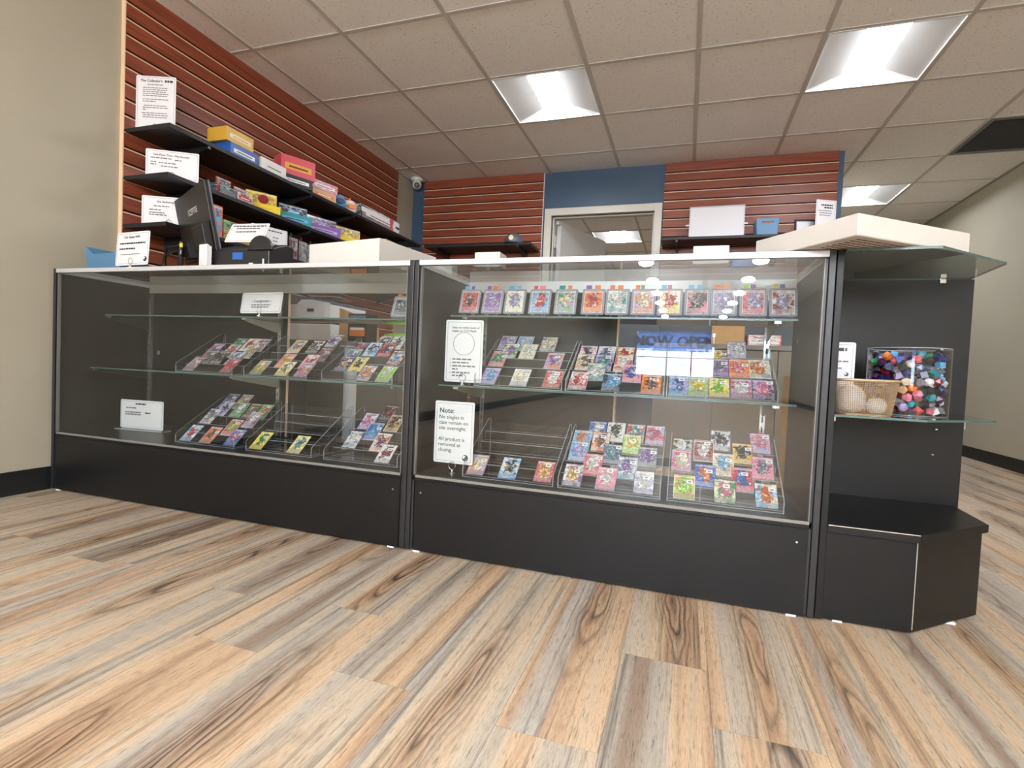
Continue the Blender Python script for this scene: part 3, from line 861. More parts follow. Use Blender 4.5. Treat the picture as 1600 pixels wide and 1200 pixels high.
side_prof = [(0.0, 0.0), (0.253, 0.0), (0.253, 0.172), (0.246, 0.178), (0.233, 0.178), (0.22, 0.172), (0.008, 0.042), (0.0, 0.034)]
side_me = G().prism(side_prof, -0.00125, 0.00125, 'x', 0, 1).mesh('side_panel', ['acry', 'acryedge'])
base_me = glass_box(G(), 0.003, TW - 0.003, 0.001, 0.252, 0.0, 0.002, 'z').mesh('base', ['acry', 'acryedge'])
lip_me = glass_box(G(), 0.003, TW - 0.003, 0.0, 0.0018, 0.002, 0.026, 'y').mesh('front_lip', ['acry', 'acryedge'])
led_me = glass_box(G(), 0.003, TW - 0.003, 0.0, DY - 0.002, 0.0, 0.0016, 'z').mesh('ledge', ['acry', 'acryedge'])
ris_me = glass_box(G(), 0.003, TW - 0.003, 0.0, 0.0016, 0.0, DZ - 0.002, 'y').mesh('riser', ['acry', 'acryedge'])
ORD = ['first', 'second', 'third', 'fourth', 'fifth', 'sixth']
ROW = ['front', 'second', 'third', 'fourth', 'fifth']
CW, CH = 0.0605, 0.0875
card_me = G().box(-CW / 2, CW / 2, 0, 0.0012, 0, CH).mesh('trading_card', 'art')
stk_me = G().box(0, 0.0185, -0.0006, -0.0001, 0, 0.012, 0).box(0.0045, 0.014, -0.0008, -0.00055, 0.004, 0.008, 1).mesh('price_sticker', ['paper', 'inkg'])
TILT = R(49)
for key, (x0, y0, z0, pos, lvl, cs) in TRAYS.items():
    t = thing('card_tray', f'clear acrylic tiered tray, {pos} one on the {"glass shelf" if lvl == "shelf" else "black deck"} of the {cs} case', 'tray', (x0, y0, z0))
    link('side_panel', side_me, t, (0.00135, 0, 0)); link('side_panel', side_me, t, (TW - 0.00135, 0, 0))
    link('base', base_me, t); link('front_lip', lip_me, t)
    for k in range(5):
        link('ledge', led_me, t, (0, 0.004 + DY * k, 0.006 + DZ * k))
        link('riser', ris_me, t, (0, 0.004 + DY * (k + 1) - 0.002, 0.0076 + DZ * k))
    rows = {}
    for e in CARDS[key]:
        rows.setdefault(e[0], []).append(e)
    for k, r in rows.items():
        for n, (kk, x, a, b) in enumerate(sorted(r, key=lambda q: q[1])):
            o = link('trading_card', card_me, None, (x0 + x, y0 + 0.010 + DY * k, z0 + 0.0082 + DZ * k), (-TILT, 0, R(random.uniform(-1.5, 1.5))))
            tag(o, f'{a} and {b} trading card, {ORD[n]} from wall end, {ROW[k]} row, {pos} {lvl} tray, {cs} case', 'card', 'single cards standing in the clear trays')
            c3 = random.choice([a, a, b, 'white', 'lavender', 'cream'])
            art(o, a, b, c3, random.choice(['white', 'grey', a, 'black', 'lavender']) if key != 'LD1' else 'yellow')
            if random.random() < 0.85:
                link('price_sticker', stk_me, o, (0.007 + random.uniform(-0.012, 0.004), 0, 0.062 + random.uniform(-0.012, 0.008)))

# ---- magnetic holders on easels along the upper shelves
hold_me = G().prism(rrect(-0.039, 0.039, 0.0, 0.094, 0.005), -0.006, 0.0, 'y').mesh('card_holder', 'holder')
inner_me = G().box(-0.0315, 0.0315, -0.0012, -0.0004, 0.007, 0.087).mesh('card', 'art')
rim_me = G()
for a, b, c, d in ((-0.037, 0.037, 0.002, 0.004), (-0.037, 0.037, 0.09, 0.092), (-0.037, -0.035, 0.004, 0.09), (0.035, 0.037, 0.004, 0.09)):
    rim_me.box(a, b, -0.0016, -0.0002, c, d)
rim_me = rim_me.mesh('rim', 'acryedge')
def holder(x, y, z, a, b, stickers, label, tilt, rz=0.0):
    o = link('card_holder', hold_me, None, (x, y, z + 0.010), (-R(tilt), 0, R(rz)))
    tag(o, label, 'card', 'cards in magnetic holders along the upper shelves')
    q = link('card', inner_me, o); art(q, a, b, random.choice([a, b, 'white', 'lavender']), 'white')
    link('rim', rim_me, o)
    sx = -0.028
    for c in stickers:
        wd = random.uniform(0.012, 0.022)
        G().box(sx, sx + wd, 0.001, 0.0018, 0.088, 0.108).build('price_tab', 'c_' + c, o)
        sx += wd + random.uniform(0.002, 0.012)
    e = thing('card_easel', f'small clear easel under the {a} and {b} card', 'easel', (x, y, z), (0, 0, R(rz)))
    for s in (-0.018, 0.018):
        g = G().tube([(s, -0.012, 0.020), (s, -0.011, 0.008), (s, 0.002, 0.0016), (s, 0.058, 0.0016)], 0.0014, 6)
        g.build('foot', 'acryedge', e)
        G().tube([(s, 0.012, 0.002), (s, 0.050, 0.072)], 0.0014, 6).build('back_rest', 'acryedge', e)
    G().tube([(-0.018, 0.0575, 0.0016), (0.018, 0.0575, 0.0016)], 0.0013, 6).build('cross_bar', 'acryedge', e)
MT_ROW = [(1.698, 'red', 'black', ('skyblue', 'blue')), (1.787, 'purple', 'lavender', ('purple', 'orange')), (1.871, 'cream', 'lavender', ('skyblue', 'skyblue')),
          (1.964, 'skyblue', 'red', ('rose', 'pink')), (2.056, 'green', 'cream', ('teal', 'orange')), (2.151, 'orange', 'red', ('purple', 'orange')),
          (2.232, 'teal', 'white', ('orange', 'orange')), (2.317, 'orange', 'cream', ('orange', 'green')), (2.401, 'yellow', 'red', ('skyblue', 'rose')),
          (2.485, 'pink', 'black', ('skyblue', 'skyblue')), (2.564, 'grey', 'lavender', ('orange', 'orange')), (2.649, 'rose', 'lavender', ('lime', 'purple')), (2.733, 'crimson', 'lavender', ('yellow', 'blue'))]
for n, (x, a, b, st) in enumerate(MT_ROW):
    holder(x, -0.665, RZU + 0.0065, a, b, st, f'{a} and {b} card in clear magnetic holder with {st[0]} and {st[1]} tabs', 17)
holder(1.410, -0.655, LZU + 0.0065, 'navy', 'grey', ('orange',), 'dark blue and grey card in clear holder with orange tab', 26, 8)
holder(1.505, -0.655, LZU + 0.0065, 'crimson', 'black', ('purple',), 'dark red and black card in clear holder with purple tab', 26, 8)

# ================================================================== signs
def sign(label, loc, rz, wd, ht, clip=True, tilt=0.0, z0=0.012, frame_in=0.007, holder_base=False, emblem=None, rx=0.006):
    t = thing('sign_holder', label, 'sign', loc, (0, 0, R(rz)))
    c = G().prism(rrect(-wd / 2, wd / 2, 0, ht, rx), -0.0018, 0.0, 'y').build('sign_card', 'paper', t, (0, 0, z0), (-R(tilt), 0, 0))
    g = G()
    i, lw, y = frame_in, 0.0009, -0.0004
    for a, b, d, e in ((-wd / 2 + i, wd / 2 - i, i, i + lw), (-wd / 2 + i, wd / 2 - i, ht - i - lw, ht - i), (-wd / 2 + i, -wd / 2 + i + lw, i, ht - i), (wd / 2 - i - lw, wd / 2 - i, i, ht - i)):
        g.box(a, b, y - 0.0003, y, d, e)
    g.build('printed_border', 'inkg', c)
    if clip:
        cl = G().tube([(0.013 * math.cos(R(a)), -0.004, 0.026 + 0.013 * math.sin(R(a))) for a in range(0, 360, 20)], 0.0011, 6, closed=True)
        cl.build('clip_ring', 'chrome', t)
        G().lathe([(0.011, 0), (0.011, 0.003), (0.004, 0.006), (0.003, 0.013), (0.0005, 0.0135)], 16).build('clip_foot', 'chrome', t, (0, -0.002, 0))
    if holder_base:
        glass_box(G(), -wd / 2 - 0.012, wd / 2 + 0.012, -0.02, 0.03, 0, 0.006, 'z').build('clear_base', ['acry', 'acryedge'], t)
    if emblem:
        ex, ez, r = emblem
        e = G()
        e.prism([(ex + r * math.cos(R(a)), ez + r * math.sin(R(a))) for a in range(0, 360, 20)], 0.0003, 0.0006, 'y', 0)
        e.prism([(ex - r * 0.3 + r * 0.55 * math.cos(R(a)), ez + r * 0.25 + r * 0.55 * math.sin(R(a))) for a in range(0, 360, 30)], 0.0006, 0.0009, 'y', 1)
        e.prism([(ex + r * 0.1 + r * 0.3 * math.cos(R(a)), ez + r * 0.05 + r * 0.3 * math.sin(R(a))) for a in range(0, 360, 30)], 0.0009, 0.0012, 'y', 0)
        e.build('printed_emblem', ['ink', 'paper'], c)
    return c

# note sign
c = sign('white note sign about singles overnight, on the deck of the short case', (1.722, -0.80, 0.2555), 0, 0.146, 0.212, z0=0.034, emblem=(0.045, 0.022, 0.011))
text('Note:', 0.0235, 'ink', c, -0.056, 0.172, -0.0006, bold=0.0004)
text('No singles in\ncase remain on\nsite overnight.\n\nAll product is\nremoved at\nclosing.', 0.0178, 'ink', c, -0.057, 0.152, -0.0006, bold=0.00015, line=1.06)
# stock sign (its code left out, the ring kept)
c = sign('white sign pointing to the online stock, on the glass shelf of the short case', (1.719, -0.738, RZL + 0.0065), 0, 0.142, 0.218, z0=0.010, emblem=None)
text('View our entire stock of\nsingles on TCG Player', 0.0103, 'ink', c, -0.047, 0.188, -0.0006, bold=0.0002, line=1.1)
g = G().tube([(0.04 * math.cos(R(a)), -0.0004, 0.135 + 0.04 * math.sin(R(a))) for a in range(0, 360, 10)], 0.0007, 5, closed=True)
g.build('printed_ring', 'ink', c)
for n, z in enumerate((0.077, 0.065, 0.053, 0.03)):
    text(f'{n + 1}.', 0.0085, 'ink', c, -0.052, z, -0.0006)
bars(c, [(-0.042, 0.03, 0.078), (-0.042, 0.02, 0.066), (-0.042, 0.045, 0.054), (-0.042, -0.02, 0.043), (-0.042, 0.025, 0.031), (-0.042, 0.0, 0.02)], 0.005, -0.0008)
# consignment sign
c = sign('wide white consignment sign clipped to the upper shelf of the long case', (0.775, -0.695, LZU + 0.0065), -6, 0.235, 0.088, z0=0.014, tilt=8, rx=0.009)
text('~ Consignment ~', 0.0165, 'ink', c, 0, 0.046, -0.0006, 'CENTER', 0.0003)
bars(c, [(-0.055, 0.055, 0.033), (-0.055, 0.05, 0.0235)], 0.0045)
# price sign on the deck
c = sign('white price sign in clear base on the empty deck of the long case', (0.075, -0.665, 0.2555), 5, 0.245, 0.133, clip=False, z0=0.007, holder_base=True, rx=0.008)
bars(c, [(-0.035, 0.025, 0.112)], 0.007, m='ink'); bars(c, [(-0.09, -0.025, 0.093), (-0.095, -0.005, 0.073), (-0.095, 0.0, 0.063)], 0.0055); bars(c, [(0.02, 0.05, 0.072)], 0.0065, m='ink')
# guest wifi sign
c = sign('white guest wifi sign standing on top of the long case', (0.278, -0.872, 0.9655), -4, 0.206, 0.138, z0=0.010, tilt=3, emblem=(0.083, 0.024, 0.0105), rx=0.009)
text('Our Guest WiFi:', 0.0148, 'ink', c, -0.005, 0.112, -0.0006, 'CENTER', 0.0003)
bars(c, [(-0.08, 0.082, 0.088)], 0.006, m='ink'); bars(c, [(-0.08, 0.02, 0.066)], 0.006, m='ink'); bars(c, [(-0.072, 0.05, 0.044)], 0.003)
# shelf signs on the left wall
c = sign('tall white rules sign on the top black shelf', (-0.055, -0.53, 1.6925), 20, 0.19, 0.265, z0=0.004, emblem=(0.05, 0.032, 0.012))
text("The Collector's", 0.0165, 'ink', c, -0.074, 0.237, -0.0006, bold=0.0004)
bars(c, [(0.042, 0.08, 0.237)], 0.010, m='ink')
bars(c, [(-0.04, 0.04, 0.222)] + [(-0.062, 0.06 - 0.006 * (n % 3), 0.207 - n * 0.0095) for n in range(5)] + [(-0.062, 0.06, 0.152), (-0.062, 0.0, 0.142), (-0.055, 0.058, 0.122), (-0.062, 0.06, 0.112), (-0.062, -0.04, 0.102), (-0.066, 0.06, 0.086), (-0.06, 0.06, 0.076), (-0.06, 0.06, 0.066)], 0.0035)
c = sign('wide white price sign on the middle black shelf, above the monitor', (0.025, -0.50, 1.4645), 30, 0.235, 0.14, z0=0.003)
text('One Piece TCG - Play Booster', 0.0128, 'ink', c, -0.085, 0.112, -0.0006, bold=0.0003)
bars(c, [(-0.095, 0.0, 0.098), (0.01, 0.04, 0.094), (-0.095, -0.07, 0.078), (-0.06, 0.02, 0.076), (-0.095, -0.07, 0.066), (-0.05, 0.03, 0.06)], 0.005)
c = sign('wide white price sign on the lowest black shelf, behind the monitor', (0.01, -0.50, 1.2345), 26, 0.25, 0.148, z0=0.003)
text('the Gathering - Play', 0.0135, 'ink', c, -0.055, 0.118, -0.0006, bold=0.0003)
bars(c, [(-0.07, 0.0, 0.098), (-0.09, -0.03, 0.08), (-0.09, -0.02, 0.066), (-0.09, -0.01, 0.056), (0.035, 0.075, 0.08), (0.035, 0.075, 0.066), (0.035, 0.075, 0.056)], 0.005)
c = sign('white price list sign on the lowest black shelf beside clear cases', (0.085, 0.075, 1.2345), 72, 0.222, 0.15, z0=0.003)
bars(c, [(-0.085, 0.08, 0.128)], 0.006, m='ink'); bars(c, [(-0.085, -0.02, 0.09 - n * 0.02) for n in range(4)] + [(0.02, 0.055, 0.092 - n * 0.02) for n in range(4)], 0.006)
c = sign('white tented sign on the back shelf at the blue wall end', (3.365, 1.90, 1.6945), 24, 0.155, 0.232, z0=0.003)
bars(c, [(-0.04, 0.05, 0.19), (-0.015, 0.05, 0.172)], 0.01, m='ink'); bars(c, [(-0.06, 0.04, 0.152), (-0.05, 0.05, 0.136), (-0.05, 0.035, 0.12)], 0.005)
c = sign('white sign behind the mesh basket on the glass end shelf', (2.893, -0.60, 0.5425), -4, 0.105, 0.205, clip=False, z0=0.0, emblem=(0.032, 0.108, 0.006))
bars(c, [(-0.04, 0.03, 0.178)], 0.010, m='ink'); bars(c, [(-0.04, 0.005, 0.158), (-0.04, 0.035, 0.145), (-0.04, 0.025, 0.124)], 0.004)
# sign card on the till
c = sign('tilted white sign card resting on the black till stand', (0.672, -0.69, 1.098), 6, 0.185, 0.10, clip=False, z0=0.003, tilt=28)
bars(c, [(-0.08, 0.08, 0.083), (-0.06, 0.055, 0.07), (-0.055, 0.045, 0.052)], 0.005, m='ink')

# ================================================================== shelves
def wall_shelf(name_label, cat_loc, boards, axis):
    pass

def long_shelf(z, y0, y1, label):
    t = thing('wall_shelf', label, 'shelf', (-0.158, y0, z))
    n = 2
    L_ = (y1 - y0) / n
    for k in range(n):
        G().box(0.002, 0.285, k * L_ + 0.0006, (k + 1) * L_ - 0.0006, -0.020, 0.0).build('shelf_board', 'shelfblk', t, bevel=0.001)
    for y in (0.22, 0.98, 1.44, 2.2):
        b = G().prism([(0.001, -0.10), (0.02, -0.10), (0.272, -0.034), (0.272, -0.0205), (0.001, -0.0205)], -0.006, 0.006, 'y').build('bracket', 'blkmetal', t, (0, y, 0))
        G().box(0.262, 0.280, -0.008, 0.008, -0.034, -0.0202).build('bracket_tip', 'blkmetal', b)
    return t
long_shelf(1.6915, -0.600, 1.84, 'top black shelf on the slat wall beside the corner camera')
long_shelf(1.4640, -0.604, 1.84, 'middle black shelf on the slat wall, holding yellow boxes')
long_shelf(1.2340, -0.606, 1.84, 'lowest black shelf on the slat wall, behind the monitor')
def back_shelf(z, x0, x1, label):
    t = thing('wall_shelf', label, 'shelf', (x0, 2.18, z))
    G().box(0, x1 - x0, -0.300, -0.002, -0.020, 0.0).build('shelf_board', 'shelfblk', t, bevel=0.001)
    for x in (0.12, x1 - x0 - 0.12):
        b = G().prism([(-0.001, -0.10), (-0.001, -0.0205), (-0.285, -0.0205), (-0.285, -0.034), (-0.02, -0.10)][::-1], x - 0.006, x + 0.006, 'x').build('bracket', 'blkmetal', t)
        G().box(x - 0.008, x + 0.008, -0.292, -0.275, -0.034, -0.0202).build('bracket_tip', 'blkmetal', b)
    return t
back_shelf(1.694, 0.135, 1.150, 'black shelf on the back slat wall holding a dark cap')
back_shelf(1.694, 2.222, 3.475, 'black shelf on the back slat wall holding the whiteboard')

# ================================================================== goods on the left shelves
def goods(name, label, y0, y1, z0, h, dep, cols, xf=0.105, header=0.0, lid=None, rz=0.0, art_on=True):
    """carton standing on a shelf with its printed face towards the room"""
    cy = (y0 + y1) / 2
    t = thing(name, label, 'box', (xf - dep / 2, cy, z0), (0, 0, R(rz)))
    hw = (y1 - y0) / 2
    b = G().box(-dep / 2, dep / 2, -hw, hw, 0, h).build('carton', 'art' if art_on else 'c_' + cols[0], t, bevel=0.001)
    art(b, cols[0], cols[1], cols[2], cols[0])
    pnl = G().box(dep / 2, dep / 2 + 0.0006, -hw * 0.78, hw * 0.78, h * 0.3, h * 0.62).build('printed_label', 'c_' + cols[1], t)
    G().box(dep / 2 + 0.0006, dep / 2 + 0.001, -hw * 0.55, hw * 0.55, h * 0.4, h * 0.5).build('printed_line', 'c_' + cols[2], pnl)
    if header:
        q = G().box(dep / 2 - 0.034, dep / 2 - 0.030, -hw * 0.86, hw * 0.86, h * 0.2, h + header).build('header_card', 'art', t)
        art(q, lid or cols[0], cols[1], cols[2], cols[0])
        g = G()
        n = 9
        for k in range(n):
            a = -hw * 0.86 + k * (1.72 * hw) / n
            g.box(-dep / 2 + 0.01, dep / 2 - 0.036, a, a + 1.72 * hw / n - 0.002, h - 0.02, h + 0.012)
        g.build('foil_pack_row', 'c_' + cols[1], t)
    return t
Z1, Z2, Z3 = 1.6915, 1.4640, 1.2340
goods('booster_box', 'blue carton under the gold carton on the top shelf', -0.235, -0.05, Z1, 0.066, 0.135, ('blue', 'white', 'slate'), art_on=False)
goods('booster_box', 'gold carton stacked on the blue carton, top shelf', -0.262, -0.082, Z1 + 0.0662, 0.072, 0.135, ('gold', 'cream', 'gold'), art_on=False)
goods('price_box', 'plain white carton between blue and red cartons, top shelf', -0.02, 0.172, Z1, 0.072, 0.06, ('white', 'white', 'grey'), art_on=False)
goods('booster_box', 'black carton under the rose red carton on the top shelf', 0.185, 0.395, Z1, 0.062, 0.12, ('black', 'white', 'grey'), rz=-22, art_on=False)
goods('booster_box', 'rose red carton stacked on the black carton, top shelf', 0.200, 0.420, Z1 + 0.0622, 0.118, 0.11, ('rose', 'gold', 'crimson'), xf=0.10, rz=-24, art_on=False)
goods('booster_box', 'peach carton under the pink carton on the top shelf', 0.452, 0.64, Z1, 0.055, 0.12, ('tan', 'orange', 'cream'), rz=-14, art_on=False)
goods('booster_box', 'pink and white carton stacked on the peach carton, top shelf', 0.440, 0.650, Z1 + 0.0552, 0.058, 0.12, ('pink', 'white', 'magenta'), rz=-14)
goods('accessory_carton', 'long black and white carton with red band, top shelf', 0.945, 1.49, Z1, 0.105, 0.12, ('black', 'white', 'grey'))
q = [o for o in COL.objects if o.name.startswith('accessory_carton')][-1]
G().box(0.0602, 0.0612, 0.13, 0.17, 0.002, 0.103).build('red_band', 'c_rose', q)
G().box(0.0602, 0.0612, 0.18, 0.27, 0.06, 0.095).build('white_label', 'c_white', q)
G().box(0.0602, 0.0612, 0.18, 0.27, 0.012, 0.04).build('white_label', 'c_white', q)
G().box(0.0602, 0.0612, -0.27, 0.12, 0.05, 0.085).build('white_band', 'c_white', q)
# rounded toy purses
for y, a, b, lab in ((0.735, 'skyblue', 'navy', 'rounded sky blue pouch on the top shelf'), (0.866, 'white', 'orange', 'rounded white and orange pouch on the top shelf')):
    t = thing('plush_pouch', lab, 'pouch', (0.05, y, Z1))
    prof = [(0.03, 0.0), (0.052, 0.012), (0.06, 0.04), (0.055, 0.07), (0.038, 0.092), (0.015, 0.1), (0.0005, 0.101)]
    G().lathe(prof, 28).build('pouch_body', 'c_' + a, t, smooth=True)
    G().prism([(0.03 * math.cos(R(k)), 0.045 + 0.02 * math.sin(R(k))) for k in range(0, 360, 24)], 0.045, 0.063, 'y').build('patch', 'c_' + b, t, rot=(0, 0, R(60)), bevel=0.003)
    G().tube([(0.061 * math.cos(R(k)), 0.061 * math.sin(R(k)), 0.045) for k in range(0, 360, 15)], 0.0015, 5, closed=True).build('zip', 'c_grey', t)
    G().lathe([(0.012, 0), (0.012, 0.018), (0.0005, 0.024)], 12).build('tuft', 'c_' + b, t, (0.02, -0.02, 0.088), smooth=True)

goods('booster_box', 'open black carton of colourful packs above the monitor', -0.30, -0.19, Z2, 0.05, 0.14, ('black', 'teal', 'red'), header=0.045)
goods('booster_box', 'open grey and red carton of packs beside the yellow carton', -0.185, -0.075, Z2, 0.05, 0.14, ('grey', 'red', 'white'), header=0.03)
goods('booster_box', 'yellow display carton with dark header print, middle shelf', -0.052, 0.146, Z2, 0.045, 0.11, ('yellow', 'yellow', 'gold'), xf=0.09, header=0.07, lid='yellow', rz=-30, art_on=False)
q = [o for o in COL.objects if o.name.startswith('booster_box')][-1]
G().prism([(0.03 * math.cos(R(k)) , 0.078 + 0.026 * math.sin(R(k))) for k in range(0, 360, 24)], 0.0, 0.002, 'y').build('dark_header_print', 'c_crimson', q, (0.0252, 0.01, 0), (0, 0, R(90)))
goods('booster_box', 'teal display carton on the middle shelf', 0.20, 0.41, Z2, 0.06, 0.11, ('teal', 'skyblue', 'black'), xf=0.09, header=0.055, lid='black', rz=-24, art_on=False)
goods('booster_box', 'purple display carton on the middle shelf', 0.448, 0.705, Z2, 0.06, 0.11, ('purple', 'lavender', 'plum'), xf=0.09, header=0.055, lid='black', rz=-20, art_on=False)
goods('booster_box', 'yellow display carton with grey header print, middle shelf', 0.735, 0.985, Z2, 0.05, 0.11, ('yellow', 'yellow', 'gold'), xf=0.09, header=0.07, lid='grey', rz=-20, art_on=False)
goods('booster_box', 'upright cream carton with lilac print, middle shelf', 1.29, 1.50, Z2, 0.15, 0.12, ('cream', 'lavender', 'gold'))
goods('booster_box', 'upright carton in orange, blue and pink beside the monitor', -0.335, -0.275, Z3, 0.165, 0.12, ('orange', 'skyblue', 'pink'))
goods('booster_box', 'red and yellow carton under green packs, lowest shelf', -0.27, -0.075, Z3, 0.055, 0.135, ('red', 'yellow', 'lime'))
goods('booster_box', 'green and grey carton of packs on the lowest shelf', -0.27, -0.085, Z3 + 0.0552, 0.05, 0.12, ('green', 'slate', 'lime'))
for n, (y, a, b) in enumerate(((0.222, 'slate', 'red'), (0.312, 'rose', 'grey'), (0.40, 'grey', 'white'), (0.48, 'white', 'slate'))):
    t = thing('boxed_figure_case', f'clear upright case with {a} and {b} insert on the lowest shelf', 'clear case', (0.05, y, Z3), (0, 0, R(80)))
    hh = (0.165, 0.16, 0.155, 0.15)[n]
    glass_box(G(), -0.036, 0.036, -0.03, -0.0285, 0, hh, 'y').build('front_pane', ['acry', 'acryedge'], t)
    glass_box(G(), -0.036, 0.036, 0.0285, 0.03, 0, hh, 'y').build('back_pane', ['acry', 'acryedge'], t)
    for s in (-0.0361, 0.0346):
        glass_box(G(), s, s + 0.0015, -0.0285, 0.0285, 0, hh, 'x').build('side_pane', ['acry', 'acryedge'], t)
    art(G().box(-0.031, 0.031, -0.002, 0.002, 0.004, hh - 0.012).build('insert_card', 'art', t), a, b, 'white', 'white')

# ================================================================== on the back shelves
t = thing('baseball_cap', 'dark grey cap with pale badge on the back shelf', 'cap', (0.965, 1.985, 1.6942))
prof = [(0.082, 0.0), (0.084, 0.03), (0.078, 0.06), (0.06, 0.085), (0.035, 0.1), (0.0005, 0.105)]
G().lathe(prof, 28).build('crown', 'greyp', t, smooth=True)
G().prism([(0.07 * math.cos(R(a)), -0.05 - 0.085 * math.sin(R(a))) for a in range(180, -1, -15)][::-1], 0.001, 0.006).build('brim', 'blackp', t)
G().prism([(0.022 * math.cos(R(a)), 0.05 + 0.022 * math.sin(R(a))) for a in range(0, 360, 24)], 0.078, 0.086, 'y').build('badge', 'c_cream', t)
G().lathe([(0.007, 0.104), (0.007, 0.108), (0.0005, 0.11)], 10).build('button', 'greyp', t)

t = thing('whiteboard', 'blank whiteboard leaning on the back shelf', 'whiteboard', (2.633, 2.06, 1.6945), (R(-7), 0, 0))
G().box(-0.2, 0.2, -0.012, 0.0, 0.004, 0.282).build('writing_surface', 'paper', t)
g = G()
for a, b, c, d in ((-0.206, 0.206, 0.0, 0.008), (-0.206, 0.206, 0.278, 0.286), (-0.206, -0.198, 0.008, 0.278), (0.198, 0.206, 0.008, 0.278)):
    g.box(a, b, -0.016, 0.002, c, d)
g.build('frame', 'alu', t)
for s in (-1, 1):
    G().box(min(s * 0.206, s * 0.232), max(s * 0.206, s * 0.232), -0.012, -0.004, 0.13, 0.142).build('side_clip', 'whitep', t)

def bin_box(label, loc, w1, w0, d, h, rz=0.0, slot=True):
    t = thing('storage_bin', label, 'bin', loc, (0, 0, R(rz)))
    g = G()
    a, b, e, f = w0 / 2, w1 / 2, d / 2 * 0.9, d / 2
    th = 0.003
    zs = 0.003
    def wall(p0, p1, q1, q0, nx, ny):
        vs = [p0, p1, q1, q0] + [(x + nx * th, y + ny * th, z) for x, y, z in (p0, p1, q1, q0)]
        g.add(vs, [(0, 1, 2, 3), (7, 6, 5, 4), (0, 4, 5, 1), (1, 5, 6, 2), (2, 6, 7, 3), (3, 7, 4, 0)])
    if slot:
        # front wall pierced by a hand slot
        hw, z0, z1 = 0.26 * w1, h * 0.72, h * 0.84
        def xat(z, s): return s * (a + (b - a) * z / h)
        def yat(z): return -(e + (f - e) * z / h)
        for x0, x1, za, zb in ((None, None, 0, z0), (None, -hw, z0, z1), (hw, None, z0, z1), (None, None, z1, h)):
            L0, L1 = (xat(za, -1) if x0 is None else x0), (xat(za, 1) if x1 is None else x1)
            U0, U1 = (xat(zb, -1) if x0 is None else x0), (xat(zb, 1) if x1 is None else x1)
            wall((L0, yat(za), za), (L1, yat(za), za), (U1, yat(zb), zb), (U0, yat(zb), zb), 0, 1)
    else:
        wall((-a, -e, 0), (a, -e, 0), (b, -f, h * 0.68), (-b, -f, h * 0.68), 0, 1)
        g.add([(-b, -f, h * 0.68), (-b * 0.55, -f, h * 0.68), (-b, -f, h), (-b, -f + th, h * 0.68), (-b * 0.55, -f + th, h * 0.68), (-b, -f + th, h)], [(0, 1, 2), (5, 4, 3), (0, 3, 4, 1), (1, 4, 5, 2), (2, 5, 3, 0)])
    wall((a, e, 0), (-a, e, 0), (-b, f, h), (b, f, h), 0, -1)
    wall((a, -e, 0), (a, e, 0), (b, f, h), (b, -f, h), -1, 0)
    wall((-a, e, 0), (-a, -e, 0), (-b, -f, h), (-b, f, h), 1, 0)
    g.build('bin_wall', 'bluep', t)
    G().box(-a + th, a - th, -e + th, e - th, 0.0, zs).build('bin_floor', 'bluep', t)
    return t
bin_box('blue plastic bin with hand slot beside the whiteboard', (2.985, 1.99, 1.6945), 0.16, 0.14, 0.2, 0.12)
bin_box('blue plastic bin on the long case behind the wifi sign', (0.062, -0.775, 0.9655), 0.235, 0.21, 0.125, 0.105, -4, slot=False)
t = thing('paper_stack', 'small stack of white papers standing in the blue bin', 'papers', (0.095, -0.775, 0.969), (0, 0, R(-8)))
for k in range(3):
    G().box(-0.07, 0.07, 0.01 + 0.004 * k, 0.0115 + 0.004 * k, 0, 0.085 + 0.006 * k).build('sheet', 'paper', t)

t = thing('picture_frame', 'small black picture frame with white mat on the back shelf', 'picture frame', (3.262, 2.03, 1.6945), (R(-8), 0, R(10)))
g = G()
for a, b, c, d in ((-0.075, 0.075, 0.0, 0.012), (-0.075, 0.075, 0.126, 0.138), (-0.075, -0.063, 0.012, 0.126), (0.063, 0.075, 0.012, 0.126)):
    g.box(a, b, -0.012, 0.0, c, d)
g.build('frame', 'blackp', t)
G().box(-0.063, 0.063, -0.006, -0.003, 0.012, 0.126).build('mat', 'paper', t)

# ================================================================== on top of the cases
def carton_box(name, label, loc, rz, w_, d_, h, flap=True, m='carton'):
    t = thing(name, label, 'box', loc, (0, 0, R(rz)))
    G().box(-w_ / 2, w_ / 2, -d_ / 2, d_ / 2, 0, h).build('body', m, t, bevel=0.002)
    G().box(-w_ / 2 - 0.0008, w_ / 2 + 0.0008, -d_ / 2 - 0.0008, -d_ / 2, 0.003, h - 0.001).build('tuck_flap', m, t)
    return t
carton_box('white_storage_box', 'long low white card box on the long case by centre posts', (1.298, -0.665, 0.9655), -9, 0.338, 0.33, 0.086)
t = carton_box('white_storage_box', 'small white box on the long case behind the long white box', (1.528, -0.52, 0.9655), 10, 0.08, 0.09, 0.068)
